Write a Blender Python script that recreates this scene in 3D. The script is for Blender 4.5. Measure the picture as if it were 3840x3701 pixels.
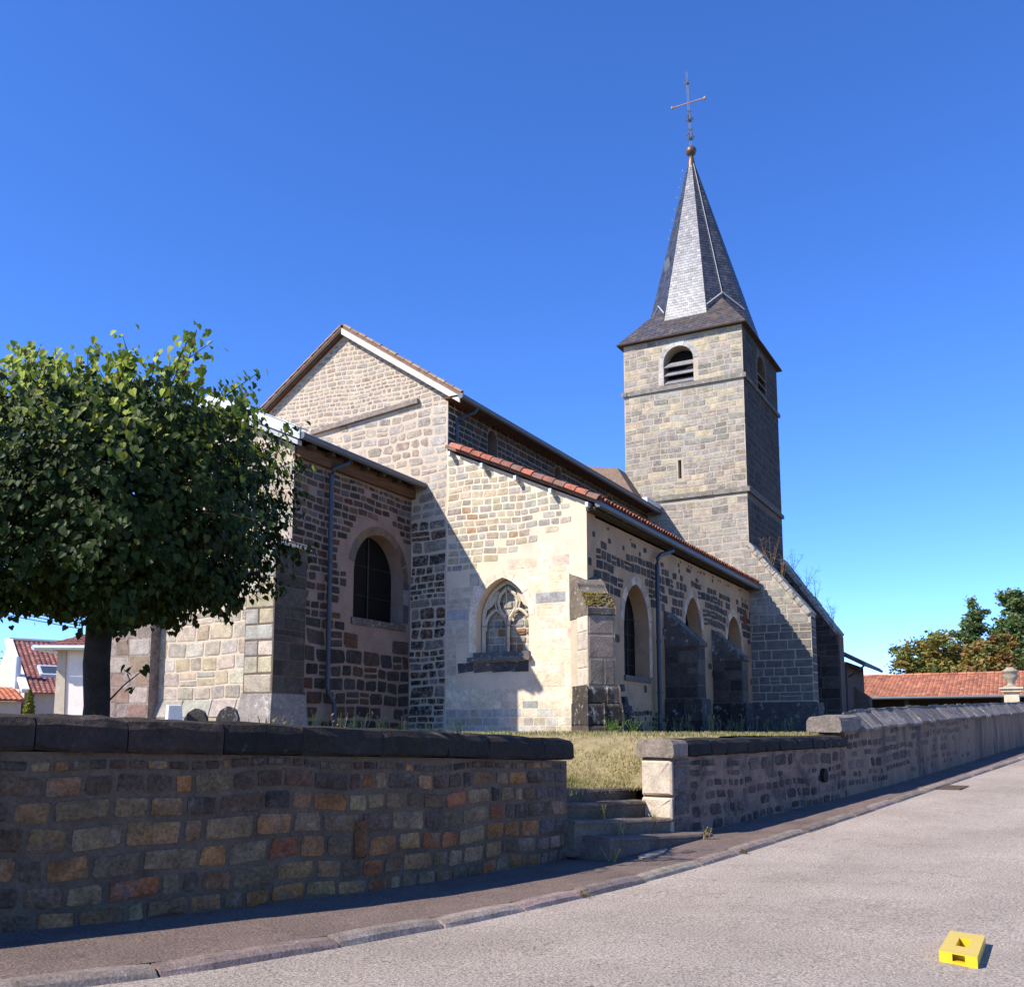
import bpy, math, random
from math import sin, cos, pi, radians, sqrt, hypot, atan2
from mathutils import Vector, Matrix
from mathutils.geometry import tessellate_polygon

for o in list(bpy.data.objects):
    bpy.data.objects.remove(o, do_unlink=True)
S = bpy.context.scene
COL = S.collection
rnd = random.Random(7)

# ------------------------------------------------------------------ camera, sky, sun, exposure
AZ, PITCH = 28.316, 7.68
cam = bpy.data.cameras.new('camera')
camo = bpy.data.objects.new('camera', cam)
COL.objects.link(camo)
camo.location = (0, 0, 2.0)
camo.rotation_euler = (radians(90 + PITCH), 0, radians(AZ - 90))
cam.sensor_width = 36
cam.lens = 3641.8 / 3840 * 36
cam.shift_y = (2249 - 1850.5) / 3840
cam.clip_end = 3000
S.camera = camo

SUN = Vector((0.90, -0.62, -1.0)).normalized()          # direction the light travels
wd = bpy.data.worlds.new('World')
S.world = wd
wd.use_nodes = True
wn = wd.node_tree
bg = wn.nodes['Background']
sky = wn.nodes.new('ShaderNodeTexSky')
sky.sky_type = 'NISHITA'
sky.sun_disc = False
sky.sun_elevation = math.asin(-SUN.z)
sky.sun_rotation = atan2(-SUN.x, -SUN.y)
sky.altitude = 300
sky.air_density = 0.68
sky.dust_density = 0.0
sky.ozone_density = 7.0
hsv = wn.nodes.new('ShaderNodeHueSaturation')           # the deep saturated blue of the day
hsv.inputs['Hue'].default_value = 0.510
hsv.inputs['Saturation'].default_value = 1.14
hsv.inputs['Value'].default_value = 1.32
wn.links.new(sky.outputs[0], hsv.inputs['Color'])
wn.links.new(hsv.outputs[0], bg.inputs[0])
bg.inputs[1].default_value = 0.15
sl = bpy.data.lights.new('sun', 'SUN')
sl.energy = 5.0
sl.angle = radians(0.53)
sl.color = (1.0, 0.93, 0.82)
so = bpy.data.objects.new('sun', sl)
COL.objects.link(so)
so.rotation_euler = SUN.to_track_quat('-Z', 'Y').to_euler()
so.location = (-30, 20, 40)
S.render.engine = 'CYCLES'
S.view_settings.view_transform = 'Standard'
S.view_settings.look = 'None'
S.view_settings.exposure = 0.75
S.view_settings.gamma = 1
S.render.resolution_x = 1024
S.render.resolution_y = 986

# ------------------------------------------------------------------ materials
def mat(name, col=(.5, .5, .5), rough=.9, attr=False, var=.35, vscale=3., fine=.25, fscale=30., bump=.25, bscale=25., bdist=.02,
        spec=.25, tint2=None, t2scale=1.2, t2lo=.5, t2hi=.7, stretch=None, metal=0., transl=0., smear=None, crack=False):
    m = bpy.data.materials.new(name)
    m.use_nodes = True
    nt = m.node_tree
    N, L = nt.nodes, nt.links
    b = N['Principled BSDF']
    geo = N.new('ShaderNodeNewGeometry')
    pos = geo.outputs['Position']
    if stretch:
        mp = N.new('ShaderNodeMapping')
        mp.inputs['Scale'].default_value = stretch
        L.new(pos, mp.inputs[0])
        pos = mp.outputs[0]
    if attr:
        a = N.new('ShaderNodeAttribute')
        a.attribute_name = 'col'
        src = a.outputs['Color']
    else:
        r = N.new('ShaderNodeRGB')
        r.outputs[0].default_value = (*col, 1)
        src = r.outputs[0]

    def noise(sc, det=5):
        n = N.new('ShaderNodeTexNoise')
        n.inputs['Scale'].default_value = sc
        n.inputs['Detail'].default_value = det
        n.inputs['Roughness'].default_value = .65
        L.new(pos, n.inputs['Vector'])
        return n.outputs['Fac']

    def mul(c, fac, amount):
        mr = N.new('ShaderNodeMapRange')
        mr.inputs[1].default_value = .25
        mr.inputs[2].default_value = .75
        mr.inputs[3].default_value = 1 - amount
        mr.inputs[4].default_value = 1 + amount
        L.new(fac, mr.inputs[0])
        mx = N.new('ShaderNodeVectorMath')
        mx.operation = 'SCALE'
        L.new(c, mx.inputs[0])
        L.new(mr.outputs[0], mx.inputs['Scale'])
        return mx.outputs[0]
    if tint2:
        rr = N.new('ShaderNodeMapRange')
        rr.inputs[1].default_value = t2lo
        rr.inputs[2].default_value = t2hi
        L.new(noise(t2scale, 8), rr.inputs[0])
        mx = N.new('ShaderNodeMix')
        mx.data_type = 'RGBA'
        L.new(rr.outputs[0], mx.inputs[0])
        L.new(src, mx.inputs[6])
        mx.inputs[7].default_value = (*tint2, 1)
        src = mx.outputs[2]
    if smear:
        rr = N.new('ShaderNodeMapRange')
        rr.inputs[1].default_value = .46
        rr.inputs[2].default_value = .66
        L.new(noise(7., 6), rr.inputs[0])
        mm = N.new('ShaderNodeMath')
        mm.operation = 'MULTIPLY'
        L.new(rr.outputs[0], mm.inputs[0])
        L.new(a.outputs['Alpha'], mm.inputs[1])
        mx = N.new('ShaderNodeMix')
        mx.data_type = 'RGBA'
        L.new(mm.outputs[0], mx.inputs[0])
        L.new(src, mx.inputs[6])
        mx.inputs[7].default_value = (*smear, 1)
        src = mx.outputs[2]
    if var: src = mul(src, noise(vscale), var)
    if fine: src = mul(src, noise(fscale, 3), fine)
    if crack:
        n0 = N.new('ShaderNodeTexNoise')
        n0.inputs['Scale'].default_value = .55
        n0.inputs['Detail'].default_value = 6
        n0.inputs['Roughness'].default_value = .55
        L.new(pos, n0.inputs['Vector'])
        s1 = N.new('ShaderNodeMath'); s1.operation = 'SUBTRACT'; s1.inputs[1].default_value = .52
        L.new(n0.outputs['Fac'], s1.inputs[0])
        s2 = N.new('ShaderNodeMath'); s2.operation = 'ABSOLUTE'
        L.new(s1.outputs[0], s2.inputs[0])
        s3 = N.new('ShaderNodeMapRange')
        s3.inputs[1].default_value = 0.; s3.inputs[2].default_value = .0025; s3.inputs[3].default_value = .5; s3.inputs[4].default_value = 1.
        L.new(s2.outputs[0], s3.inputs[0])
        sv = N.new('ShaderNodeVectorMath'); sv.operation = 'SCALE'
        L.new(src, sv.inputs[0]); L.new(s3.outputs[0], sv.inputs['Scale'])
        src = sv.outputs[0]
    L.new(src, b.inputs['Base Color'])
    b.inputs['Roughness'].default_value = rough
    b.inputs['Metallic'].default_value = metal
    b.inputs['Specular IOR Level'].default_value = spec
    if bump:
        bn = N.new('ShaderNodeBump')
        bn.inputs['Strength'].default_value = bump
        bn.inputs['Distance'].default_value = bdist
        L.new(noise(bscale, 6), bn.inputs['Height'])
        L.new(bn.outputs[0], b.inputs['Normal'])
    if transl:
        tr = N.new('ShaderNodeBsdfTranslucent')
        hs = N.new('ShaderNodeVectorMath')
        hs.operation = 'MULTIPLY'
        hs.inputs[1].default_value = (1.25, 1.35, .45)
        L.new(src, hs.inputs[0])
        L.new(hs.outputs[0], tr.inputs[0])
        ms = N.new('ShaderNodeMixShader')
        ms.inputs[0].default_value = transl
        L.new(b.outputs[0], ms.inputs[1])
        L.new(tr.outputs[0], ms.inputs[2])
        L.new(ms.outputs[0], N['Material Output'].inputs[0])
    return m

M = {}
M['stone'] = mat('stone', attr=True, smear=(.45, .37, .28), var=.35, vscale=4, fine=.3, fscale=28, bump=.6, bscale=18, bdist=.03)
M['stone_lichen'] = mat('stone_lichen', attr=True, var=.4, vscale=3, fine=.3, fscale=25, bump=.7, bscale=16, bdist=.03, tint2=(.42, .41, .37), t2scale=5, t2lo=.56, t2hi=.72)
M['stone_rough'] = mat('stone_rough', attr=True, var=.55, vscale=3.5, fine=.5, fscale=30, bump=1, bscale=14, bdist=.045, tint2=(.17, .125, .10), t2scale=5, t2lo=.52, t2hi=.74)
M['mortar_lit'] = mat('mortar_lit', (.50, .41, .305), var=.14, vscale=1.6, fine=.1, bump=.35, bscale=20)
M['mortar_shade'] = mat('mortar_shade', (.235, .165, .13), var=.2, vscale=2., fine=.15, bump=.5, bscale=18)  # copy of the mortar for shaded walls, shade darkened into its colour
M['plaster_cream'] = mat('plaster_cream', (.68, .54, .39), var=.13, vscale=1.2, fine=.1, bump=.3, bscale=22, tint2=(.46, .40, .33), t2scale=1.1, t2lo=.57, t2hi=.78)
M['plaster_tan'] = mat('plaster_tan', (.41, .255, .145), var=.22, vscale=1.3, fine=.15, bump=.4, bscale=18, tint2=(.20, .16, .13), t2scale=.9, t2lo=.56, t2hi=.75)
M['mortar_tower'] = mat('mortar_tower', (.42, .355, .27), var=.15, vscale=1.5, fine=.12, bump=.4, bscale=18)
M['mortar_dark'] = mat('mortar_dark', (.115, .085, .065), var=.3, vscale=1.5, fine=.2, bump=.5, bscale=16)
M['mortar_grey'] = mat('mortar_grey', (.115, .08, .054), var=.35, vscale=3, fine=.3, bump=.7, bscale=22)
M['mortar_pink'] = mat('mortar_pink', (.21, .14, .105), var=.35, vscale=3, fine=.25, bump=.8, bscale=16, tint2=(.055, .045, .04), t2scale=2.2, t2lo=.48, t2hi=.68)
M['render_old'] = mat('render_old', (.20, .135, .095), var=.35, vscale=2, fine=.25, bump=.8, bscale=10, tint2=(.045, .04, .038), t2scale=1.5, t2lo=.52, t2hi=.68, stretch=(1, 1, .25))
M['rough_render'] = mat('rough_render', (.27, .215, .185), var=.35, vscale=1.4, fine=.3, fscale=14, bump=1, bscale=9, bdist=.06, tint2=(.13, .10, .09), t2scale=1.5, t2lo=.48, t2hi=.62)
M['coping'] = mat('coping', attr=True, var=.4, vscale=3.5, fine=.35, fscale=25, bump=.8, bscale=12, bdist=.04, tint2=(.15, .125, .11), t2scale=4.5, t2lo=.62, t2hi=.78)
M['lauze'] = mat('lauze', attr=True, var=.35, vscale=5, fine=.35, fscale=25, bump=.8, bscale=14, bdist=.03, tint2=(.34, .32, .28), t2scale=5, t2lo=.55, t2hi=.75)
M['buttress_top'] = mat('buttress_top', (.33, .30, .26), var=.35, vscale=2.5, fine=.35, fscale=18, bump=.9, bscale=9, bdist=.05, tint2=(.11, .10, .085), t2scale=4, t2lo=.5, t2hi=.62)
M['moss'] = mat('moss', (.17, .125, .028), var=.5, vscale=5, fine=.4, fscale=30, bump=1, bscale=22, bdist=.04, tint2=(.05, .04, .02), t2scale=6)
M['asphalt'] = mat('asphalt', (.35, .292, .24), crack=True, tint2=(.30, .245, .198), t2scale=.35, t2lo=.45, t2hi=.65, var=.16, vscale=.6, fine=.75, fscale=48, bump=1, bscale=48, bdist=.018, spec=.2)
M['pavement'] = mat('pavement', (.165, .12, .098), tint2=(.11, .083, .07), t2scale=.8, var=.2, vscale=1.3, fine=.75, fscale=50, bump=1, bscale=50, bdist=.018, spec=.2)
M['kerb'] = mat('kerb', attr=True, var=.4, vscale=5, fine=.4, fscale=45, bump=.7, bscale=35, bdist=.015, tint2=(.40, .38, .35), t2scale=9, t2lo=.62, t2hi=.72)
M['soil'] = mat('soil', (.10, .09, .05), var=.4, vscale=.8, fine=.4, bump=.6, bscale=8)
M['lawn'] = mat('lawn', (.25, .195, .10), var=.3, vscale=2.2, fine=.4, fscale=40, bump=.8, bscale=40, tint2=(.17, .15, .06), t2scale=1.4)
M['grass'] = mat('grass', attr=True, var=.2, vscale=2, fine=0, bump=0, rough=.7, transl=.3)
M['leaf'] = mat('leaf', attr=True, var=.18, vscale=6, fine=0, bump=0, rough=.55, spec=.15, transl=.2)
M['leaf_far'] = mat('leaf_far', attr=True, var=.25, vscale=1.5, fine=0, bump=0, rough=.6, transl=.3)
M['bark'] = mat('bark', (.026, .02, .015), var=.4, vscale=5, fine=.4, bump=1, bscale=14, bdist=.03, tint2=(.09, .09, .08), t2scale=7, t2lo=.64, t2hi=.74)
M['zinc'] = mat('zinc', (.085, .095, .11), rough=.55, var=.2, vscale=3, fine=.1, bump=0, spec=.5)
M['zinc_pale'] = mat('zinc_pale', (.50, .56, .60), rough=.5, var=.12, vscale=3, fine=.1, bump=.1, spec=.5)
M['steelpipe'] = mat('steelpipe', (.032, .042, .058), rough=.5, var=.2, vscale=3, fine=.1, bump=0, spec=.5)
M['wood_grey'] = mat('wood_grey', (.56, .51, .44), var=.2, vscale=3, fine=.2, bump=.3)
M['wood_brown'] = mat('wood_brown', (.115, .058, .03), var=.45, vscale=3, fine=.3, bump=.5, stretch=(.4, 3, 6))
M['wood_dark'] = mat('wood_dark', (.06, .045, .035), var=.3, bump=.3)
M['louver'] = mat('louver', (.20, .185, .18), var=.25, bump=.3, rough=.8)
M['tile'] = mat('tile', attr=True, var=.3, vscale=5, fine=.25, fscale=30, bump=.4, bscale=30, tint2=(.10, .085, .07), t2scale=3.5, t2lo=.57, t2hi=.74)
M['tile_far'] = mat('tile_far', attr=True, var=.2, vscale=.6, fine=.15, fscale=8, bump=.2, bscale=12)
M['slate'] = mat('slate', attr=True, var=.25, vscale=2.5, fine=.2, fscale=14, bump=.15, bscale=9, rough=.34, spec=1.0)
M['lead'] = mat('lead', (.36, .36, .37), rough=.5, var=.2, bump=.1, spec=.5)
M['copper'] = mat('copper', (.12, .075, .05), rough=.45, var=.25, bump=.1, spec=.5, metal=.3)
M['iron'] = mat('iron', (.13, .13, .15), rough=.6, var=.3, bump=.2, spec=.4)
M['iron_gilt'] = mat('iron_gilt', (.38, .22, .15), rough=.5, var=.3, bump=.1, spec=.5)
M['glass'] = mat('glass', (.006, .006, .006), rough=.5, var=.3, fine=0, bump=.15, bscale=3, spec=.12)
M['glass_sky'] = mat('glass_sky', (.05, .06, .07), rough=.12, var=.1, fine=0, bump=0, spec=.8)
M['limestone'] = mat('limestone', (.52, .44, .33), var=.2, vscale=3, fine=.15, bump=.3, tint2=(.2, .17, .14), t2scale=4, t2lo=.6, t2hi=.75)
M['dark'] = mat('dark', (.012, .011, .01), var=.2, bump=0)
M['white_wall'] = mat('white_wall', (.80, .73, .66), var=.1, vscale=1.5, fine=.08, bump=.2, tint2=(.45, .36, .26), t2scale=.9, t2lo=.64, t2hi=.74)
M['cream_wall'] = mat('cream_wall', (.55, .45, .37), var=.1, bump=.2)
M['red_wood'] = mat('red_wood', (.16, .025, .02), var=.2, bump=.2)
M['yellow'] = mat('yellow', (.60, .42, .02), rough=.38, var=.05, vscale=4, fine=.03, bump=.03, spec=.4)
M['orange_lichen'] = mat('pale_stone', (.48, .40, .30), var=.3, vscale=4, fine=.2, bump=.5, tint2=(.52, .30, .12), t2scale=5, t2lo=.6, t2hi=.7)
M['pale_slab'] = mat('pale_slab', (.30, .24, .18), var=.35, vscale=5, fine=.3, bump=.6)
M['step_stone'] = mat('step_stone', attr=True, var=.4, vscale=3, fine=.35, fscale=25, bump=.9, bscale=10, bdist=.04, tint2=(.17, .14, .11), t2scale=3, t2lo=.58, t2hi=.78)
M['wire'] = mat('wire', (.02, .02, .025), var=0, fine=0, bump=0)
M['dry'] = mat('dry', attr=True, var=.2, fine=0, bump=0, transl=.2)

# ------------------------------------------------------------------ builders
WLOC = {}

def tag(o, label=None, cat=None, group=None, kind=None):
    if label: o['label'] = label
    if cat: o['category'] = cat
    if group: o['group'] = group
    if kind: o['kind'] = kind
    return o

def thing(name, label, cat, loc, group=None):
    o = bpy.data.objects.new(name, None)
    o.empty_display_size = .3
    COL.objects.link(o)
    o.location = loc
    WLOC[o.name] = Vector(loc)
    return tag(o, label, cat, group)

def wloc(o):
    return WLOC.get(o.name, Vector((0, 0, 0)))

class MB:
    def __init__(s): s.v, s.f, s.c = [], [], []
    def add(s, vs, fs, col=(1, 1, 1)):
        n = len(s.v)
        s.v += [tuple(p) for p in vs]
        s.f += [tuple(i + n for i in f) for f in fs]
        s.c += [col] * len(vs)
        return s
    def box(s, x0, x1, y0, y1, z0, z1, col=(1, 1, 1)):
        return s.add([(x0, y0, z0), (x1, y0, z0), (x1, y1, z0), (x0, y1, z0), (x0, y0, z1), (x1, y0, z1), (x1, y1, z1), (x0, y1, z1)],
              [(0, 3, 2, 1), (4, 5, 6, 7), (0, 1, 5, 4), (1, 2, 6, 5), (2, 3, 7, 6), (3, 0, 4, 7)], col)
    def hexa(s, p, col=(1, 1, 1)):     # 8 points: bottom 4, top 4
        return s.add(p, [(0, 3, 2, 1), (4, 5, 6, 7), (0, 1, 5, 4), (1, 2, 6, 5), (2, 3, 7, 6), (3, 0, 4, 7)], col)
    def prism(s, poly, fn, d0, d1, col=(1, 1, 1)):   # poly (u,v), fn(u,v,d)
        n = len(poly)
        vs = [fn(u, v, d0) for u, v in poly] + [fn(u, v, d1) for u, v in poly]
        fs = [tuple(range(n)), tuple(range(2 * n - 1, n - 1, -1))]
        fs += [(i, (i + 1) % n, n + (i + 1) % n, n + i) for i in range(n)]
        return s.add(vs, fs, col)
    def tube(s, pts, r, n=8, col=(1, 1, 1), r1=None, caps=True):
        pts = [Vector(p) for p in pts]
        rings = []
        for i, p in enumerate(pts):
            d = (pts[min(i + 1, len(pts) - 1)] - pts[max(i - 1, 0)]).normalized()
            a = Vector((0, 0, 1)) if abs(d.z) < .9 else Vector((1, 0, 0))
            x = d.cross(a).normalized(); y = d.cross(x)
            rr = r if r1 is None else r + (r1 - r) * i / (len(pts) - 1)
            rings.append([p + (x * cos(2 * pi * k / n) + y * sin(2 * pi * k / n)) * rr for k in range(n)])
        vs = [q for g in rings for q in g]
        fs = []
        for i in range(len(pts) - 1):
            for k in range(n):
                fs.append((i * n + k, i * n + (k + 1) % n, (i + 1) * n + (k + 1) % n, (i + 1) * n + k))
        if caps:
            fs.append(tuple(range(n))); fs.append(tuple((len(pts) - 1) * n + k for k in range(n)))
        return s.add(vs, fs, col)
    def lathe(s, c, prof, n=16, col=(1, 1, 1)):
        vs = []
        for r, z in prof:
            vs += [(c[0] + r * cos(2 * pi * k / n), c[1] + r * sin(2 * pi * k / n), c[2] + z) for k in range(n)]
        fs = [(i * n + k, i * n + (k + 1) % n, (i + 1) * n + (k + 1) % n, (i + 1) * n + k) for i in range(len(prof) - 1) for k in range(n)]
        fs += [tuple(range(n)), tuple((len(prof) - 1) * n + k for k in range(n))]
        return s.add(vs, fs, col)
    def build(s, name, m, parent=None, bevel=0, smooth=False, kind=None):
        me = bpy.data.meshes.new(name)
        n = len(s.v)
        lo = [min(p[i] for p in s.v) for i in range(3)]
        hi = [max(p[i] for p in s.v) for i in range(3)]
        c = Vector(((lo[0] + hi[0]) / 2, (lo[1] + hi[1]) / 2, lo[2]))
        me.from_pydata([(p[0] - c.x, p[1] - c.y, p[2] - c.z) for p in s.v], [], s.f)
        ca = me.color_attributes.new('col', 'FLOAT_COLOR', 'POINT')
        flat = []
        for q in s.c: flat += [q[0], q[1], q[2], q[3] if len(q) > 3 else 0.]
        ca.data.foreach_set('color', flat)
        me.materials.append(M[m] if isinstance(m, str) else m)
        if smooth: me.polygons.foreach_set('use_smooth', [True] * len(me.polygons))
        me.update()
        o = bpy.data.objects.new(name, me)
        COL.objects.link(o)
        if parent is not None:
            o.parent = parent
            o.location = c - wloc(parent)
        else:
            o.location = c
        WLOC[o.name] = c
        if bevel:
            b = o.modifiers.new('bevel', 'BEVEL')
            b.width = bevel; b.segments = 2; b.limit_method = 'ANGLE'
        if kind: o['kind'] = kind
        return o

def FE(X):  return lambda u, v, d: (X - d, u, v)          # east-facing wall, u = Y
def FS(Y):  return lambda u, v, d: (u, Y - d, v)          # south-facing wall, u = X

def slab(outer, holes, fn, thick, mb=None, col=(1, 1, 1)):
    mb = mb or MB()
    loops = [outer] + holes
    tri = tessellate_polygon([[Vector((u, v, 0)) for u, v in lp] for lp in loops])
    flat = [p for lp in loops for p in lp]
    n = len(flat)
    vs = [fn(u, v, 0) for u, v in flat] + [fn(u, v, -thick) for u, v in flat]
    fs = [tuple(t) for t in tri] + [tuple(n + i for i in t) for t in tri]
    k = 0
    for lp in loops:
        m = len(lp)
        fs += [(k + i, k + (i + 1) % m, n + k + (i + 1) % m, n + k + i) for i in range(m)]
        k += m
    mb.add(vs, fs, col)
    return mb

def arch(u0, u1, sill, spring, apex=None, n=9):
    a = (u1 - u0) / 2; c = (u0 + u1) / 2
    pts = [(u0, sill), (u1, sill)]
    if apex is None:
        pts += [(c + a * cos(pi * i / (2 * n)), spring + a * sin(pi * i / (2 * n))) for i in range(2 * n + 1)]
    else:
        r = apex - spring; R = (a * a + r * r) / (2 * a)
        t1 = math.asin(min(1, r / R)); t1 = t1 if R >= a and r <= R else pi - t1
        if R < r: t1 = pi / 2
        right = [(u1 - R + R * cos(t1 * i / n), spring + R * sin(t1 * i / n)) for i in range(n + 1)]
        right[-1] = (c, apex)
        pts += right + [(2 * c - u, v) for u, v in reversed(right[:-1])]
    return pts

def scan(poly, v):
    xs = []
    for (a, b), (c, d) in zip(poly, poly[1:] + poly[:1]):
        if (b > v) != (d > v): xs.append(a + (v - b) * (c - a) / (d - b))
    xs.sort()
    return [(xs[i], xs[i + 1]) for i in range(0, len(xs) - 1, 2)]

def inter(A, B):
    r = []
    for a in A:
        for b in B:
            lo, hi = max(a[0], b[0]), min(a[1], b[1])
            if hi - lo > .06: r.append((lo, hi))
    return r

def minus(A, h):
    r = []
    for a, b in A:
        if h[1] <= a or h[0] >= b: r.append((a, b)); continue
        if h[0] - a > .06: r.append((a, h[0]))
        if b - h[1] > .06: r.append((h[1], b))
    return r

def mixc(a, b, t): return tuple(x + (y - x) * t for x, y in zip(a, b))

def pick(pal, r):
    c = r.choice(pal); k = r.uniform(.78, 1.22)
    return tuple(min(1, x * k * r.uniform(.95, 1.05)) for x in c)

def stone_piece(fn, u0, u1, v0, v1, depth, col, r, ch=.2, jit=.1, mapv=None):
    """one rough block: octagonal outline, chamfered face. returns (verts, faces, col)"""
    w, h = u1 - u0, v1 - v0
    m = min(w, h)
    j = lambda: r.uniform(-jit, jit) * m
    c = [ch * m * r.uniform(.5, 1.4) for _ in range(4)]
    a = [(u0, v0 + j() * .3), (u1, v0 + j() * .3), (u1, v1 + j() * .3), (u0, v1 + j() * .3)]
    j2 = lambda: abs(j()) * .6
    o = [(u0 + c[0], v0 + j2()), (u1 - c[1], v0 + j2()), (u1 - j2(), v0 + c[1]), (u1 - j2(), v1 - c[2]),
         (u1 - c[2], v1 - j2()), (u0 + c[3], v1 - j2()), (u0 + j2(), v1 - c[3]), (u0 + j2(), v0 + c[0])]
    cu, cv = (u0 + u1) / 2, (v0 + v1) / 2
    e = min(.14 * m, .03)
    top = [(cu + (p - cu) * (1 - 2 * e / w), cv + (q - cv) * (1 - 2 * e / h)) for p, q in o]
    mv = mapv or (lambda u, v: (u, v))
    d1 = depth
    vs = [fn(*mv(p, q), -.02) for p, q in o] + [fn(*mv(p, q), d1 * .55) for p, q in o] + [fn(*mv(p, q), d1 + r.uniform(-.2, .2) * depth) for p, q in top]
    cc = fn(*mv(cu + r.uniform(-.1, .1) * w, cv + r.uniform(-.1, .1) * h), d1 * 1.15)
    vs.append(cc)
    fs = []
    for lay in (0, 8):
        fs += [(lay + i, lay + (i + 1) % 8, lay + 8 + (i + 1) % 8, lay + 8 + i) for i in range(8)]
    fs += [(16 + i, 16 + (i + 1) % 8, 24) for i in range(8)]
    return vs, fs, col

def stones(fn, poly, holes, r, hfun, lfun, colfun, gap=.02, depth=.02, keep=None, ch=.16, jit=.1, mapv=None, margin=.02, edge=.0):
    """courses of blocks that fill poly minus holes -> list of (verts, faces, col, u, v, area)"""
    out = []
    vmin = min(p[1] for p in poly); vmax = max(p[1] for p in poly)
    v = vmin
    while v < vmax - .05:
        h = hfun(v, r)
        if vmax - (v + h) < .08: h = vmax - v
        vb, vt = v + gap / 2, v + h - gap / 2
        I = inter(scan(poly, vb + .002), scan(poly, min(vt, vmax - .003)))
        for hp in holes:
            lo, hi = 1e9, -1e9
            for q in (vb, (vb + vt) / 2, vt):
                for a, b in scan(hp, q): lo = min(lo, a); hi = max(hi, b)
            if hi > lo: I = minus(I, (lo - margin, hi + margin))
        for a, b in I:
            u = a + edge
            b -= edge
            while u < b - .05:
                L = lfun(v, h, r)
                if b - (u + L) < .45 * L: L = b - u
                uu0, uu1 = u + gap / 2, u + L - gap / 2
                u += L
                if uu1 - uu0 < .05: continue
                cu, cv = (uu0 + uu1) / 2, (vb + vt) / 2
                if keep and not keep(cu, cv, r): continue
                # split a tall block now and then
                parts = [(vb, vt)]
                if h > .3 and r.random() < .12:
                    mid = vb + (vt - vb) * r.uniform(.4, .6); parts = [(vb, mid - gap / 2), (mid + gap / 2, vt)]
                for p0, p1 in parts:
                    dd = depth * r.uniform(.6, 1.5)
                    vs, fs, c = stone_piece(fn, uu0, uu1, p0, p1, dd, colfun(cu, cv, r), r, ch, jit, mapv)
                    out.append((vs, fs, c, (uu1 - uu0) * (p1 - p0)))
        v += h
    return out

def wob(u, v): return (u + .03 * sin(3.1 * v + .4 * u), v + .022 * sin(1.7 * u + .8) + .014 * sin(4.3 * u + 2 * v))
def wob2(u, v): return (u + .03 * sin(2.3 * v), v + .045 * sin(.9 * u + .5) + .025 * sin(2.9 * u + 1.3 * v))
CAM = Vector((0, 0, 2))
def showsize(st):
    p = Vector(st[0][-1])
    d = (p - CAM).length
    return sqrt(st[3]) / d

def ring(fn, path, width, depth, r, pal, gap=.012, step=3):
    """arch stones around an opening outline (open path of (u,v), inside on the left-hand side of +offset)"""
    out = []
    n = len(path)
    def nrm(i):
        a = path[max(0, i - 1)]; b = path[min(n - 1, i + 1)]
        dx, dy = b[0] - a[0], b[1] - a[1]; l = hypot(dx, dy)
        return (dy / l, -dx / l)
    i = 0
    while i < n - 1:
        k = min(n - 1, i + step)
        if n - 1 - k == 1: k = n - 1
        idx = list(range(i, k + 1))
        inner = [path[q] for q in idx]
        w = width * r.uniform(.85, 1.15)
        outer = [(path[q][0] + nrm(q)[0] * w, path[q][1] + nrm(q)[1] * w) for q in reversed(idx)]
        poly = inner + outer
        cu = sum(p[0] for p in poly) / len(poly); cv = sum(p[1] for p in poly) / len(poly)
        sc = 1 - gap / max(.1, w)
        poly = [(cu + (p - cu) * sc, cv + (q - cv) * sc) for p, q in poly]
        mb = MB(); mb.prism(poly, fn, -.05, depth * r.uniform(.7, 1.3), pick(pal, r))
        out.append(mb)
        i = k
    return out

# ------------------------------------------------------------------ terrain, road, pavement, kerb
def hgt(X, Y):
    a = .958 * X - .287 * Y
    a = max(-14., min(56., a))
    t = a - 9.; w = 2.5; s1, s2 = -.032, .035
    return .32 + s1 * t + (s2 - s1) * .5 * (t + sqrt(t * t + w * w)) - (s2 - s1) * .5 * w * .55

def grid(xs, ys, zf):
    mb = MB(); nx, ny = len(xs), len(ys)
    mb.v = [(x, y, zf(x, y)) for y in ys for x in xs]
    mb.c = [(1, 1, 1)] * len(mb.v)
    mb.f = [(j * nx + i, j * nx + i + 1, (j + 1) * nx + i + 1, (j + 1) * nx + i) for j in range(ny - 1) for i in range(nx - 1)]
    return mb

gx = [-900, -500, -250, -120, -60, -30] + list(range(-20, 81, 5)) + [100, 130, 180, 260, 400, 700, 1200]
tag(grid(gx, gx, lambda x, y: hgt(x, y) - .35 + (0 if abs(y) < 60 and abs(x) < 90 else .2)).build('ground', 'soil'), kind='structure')

# plan lines, from left to right
WL = [(-4., 9.6), (0.6, 8.25), (4.84, 6.98), (5.77, 6.63), (6.98, 6.30), (9.04, 5.91), (11.72, 5.50)]
KB = [(-4.5, 8.6), (0.4, 6.9), (3.88, 5.62), (4.9, 5.18), (6.1, 4.90), (7.5, 4.62), (9.75, 4.33), (13.9, 3.74), (18.8, 3.02), (22.6, 2.5), (36.35, .55), (60, -2.6), (90, -6)]
WR = [(14.2, 4.90), (17.8, 4.26), (21.44, 3.61)]
WH = [(21.44, 3.61), (23.48, 3.25), (30.3, 2.32), (43.81, .61), (62, -1.6)]

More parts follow.
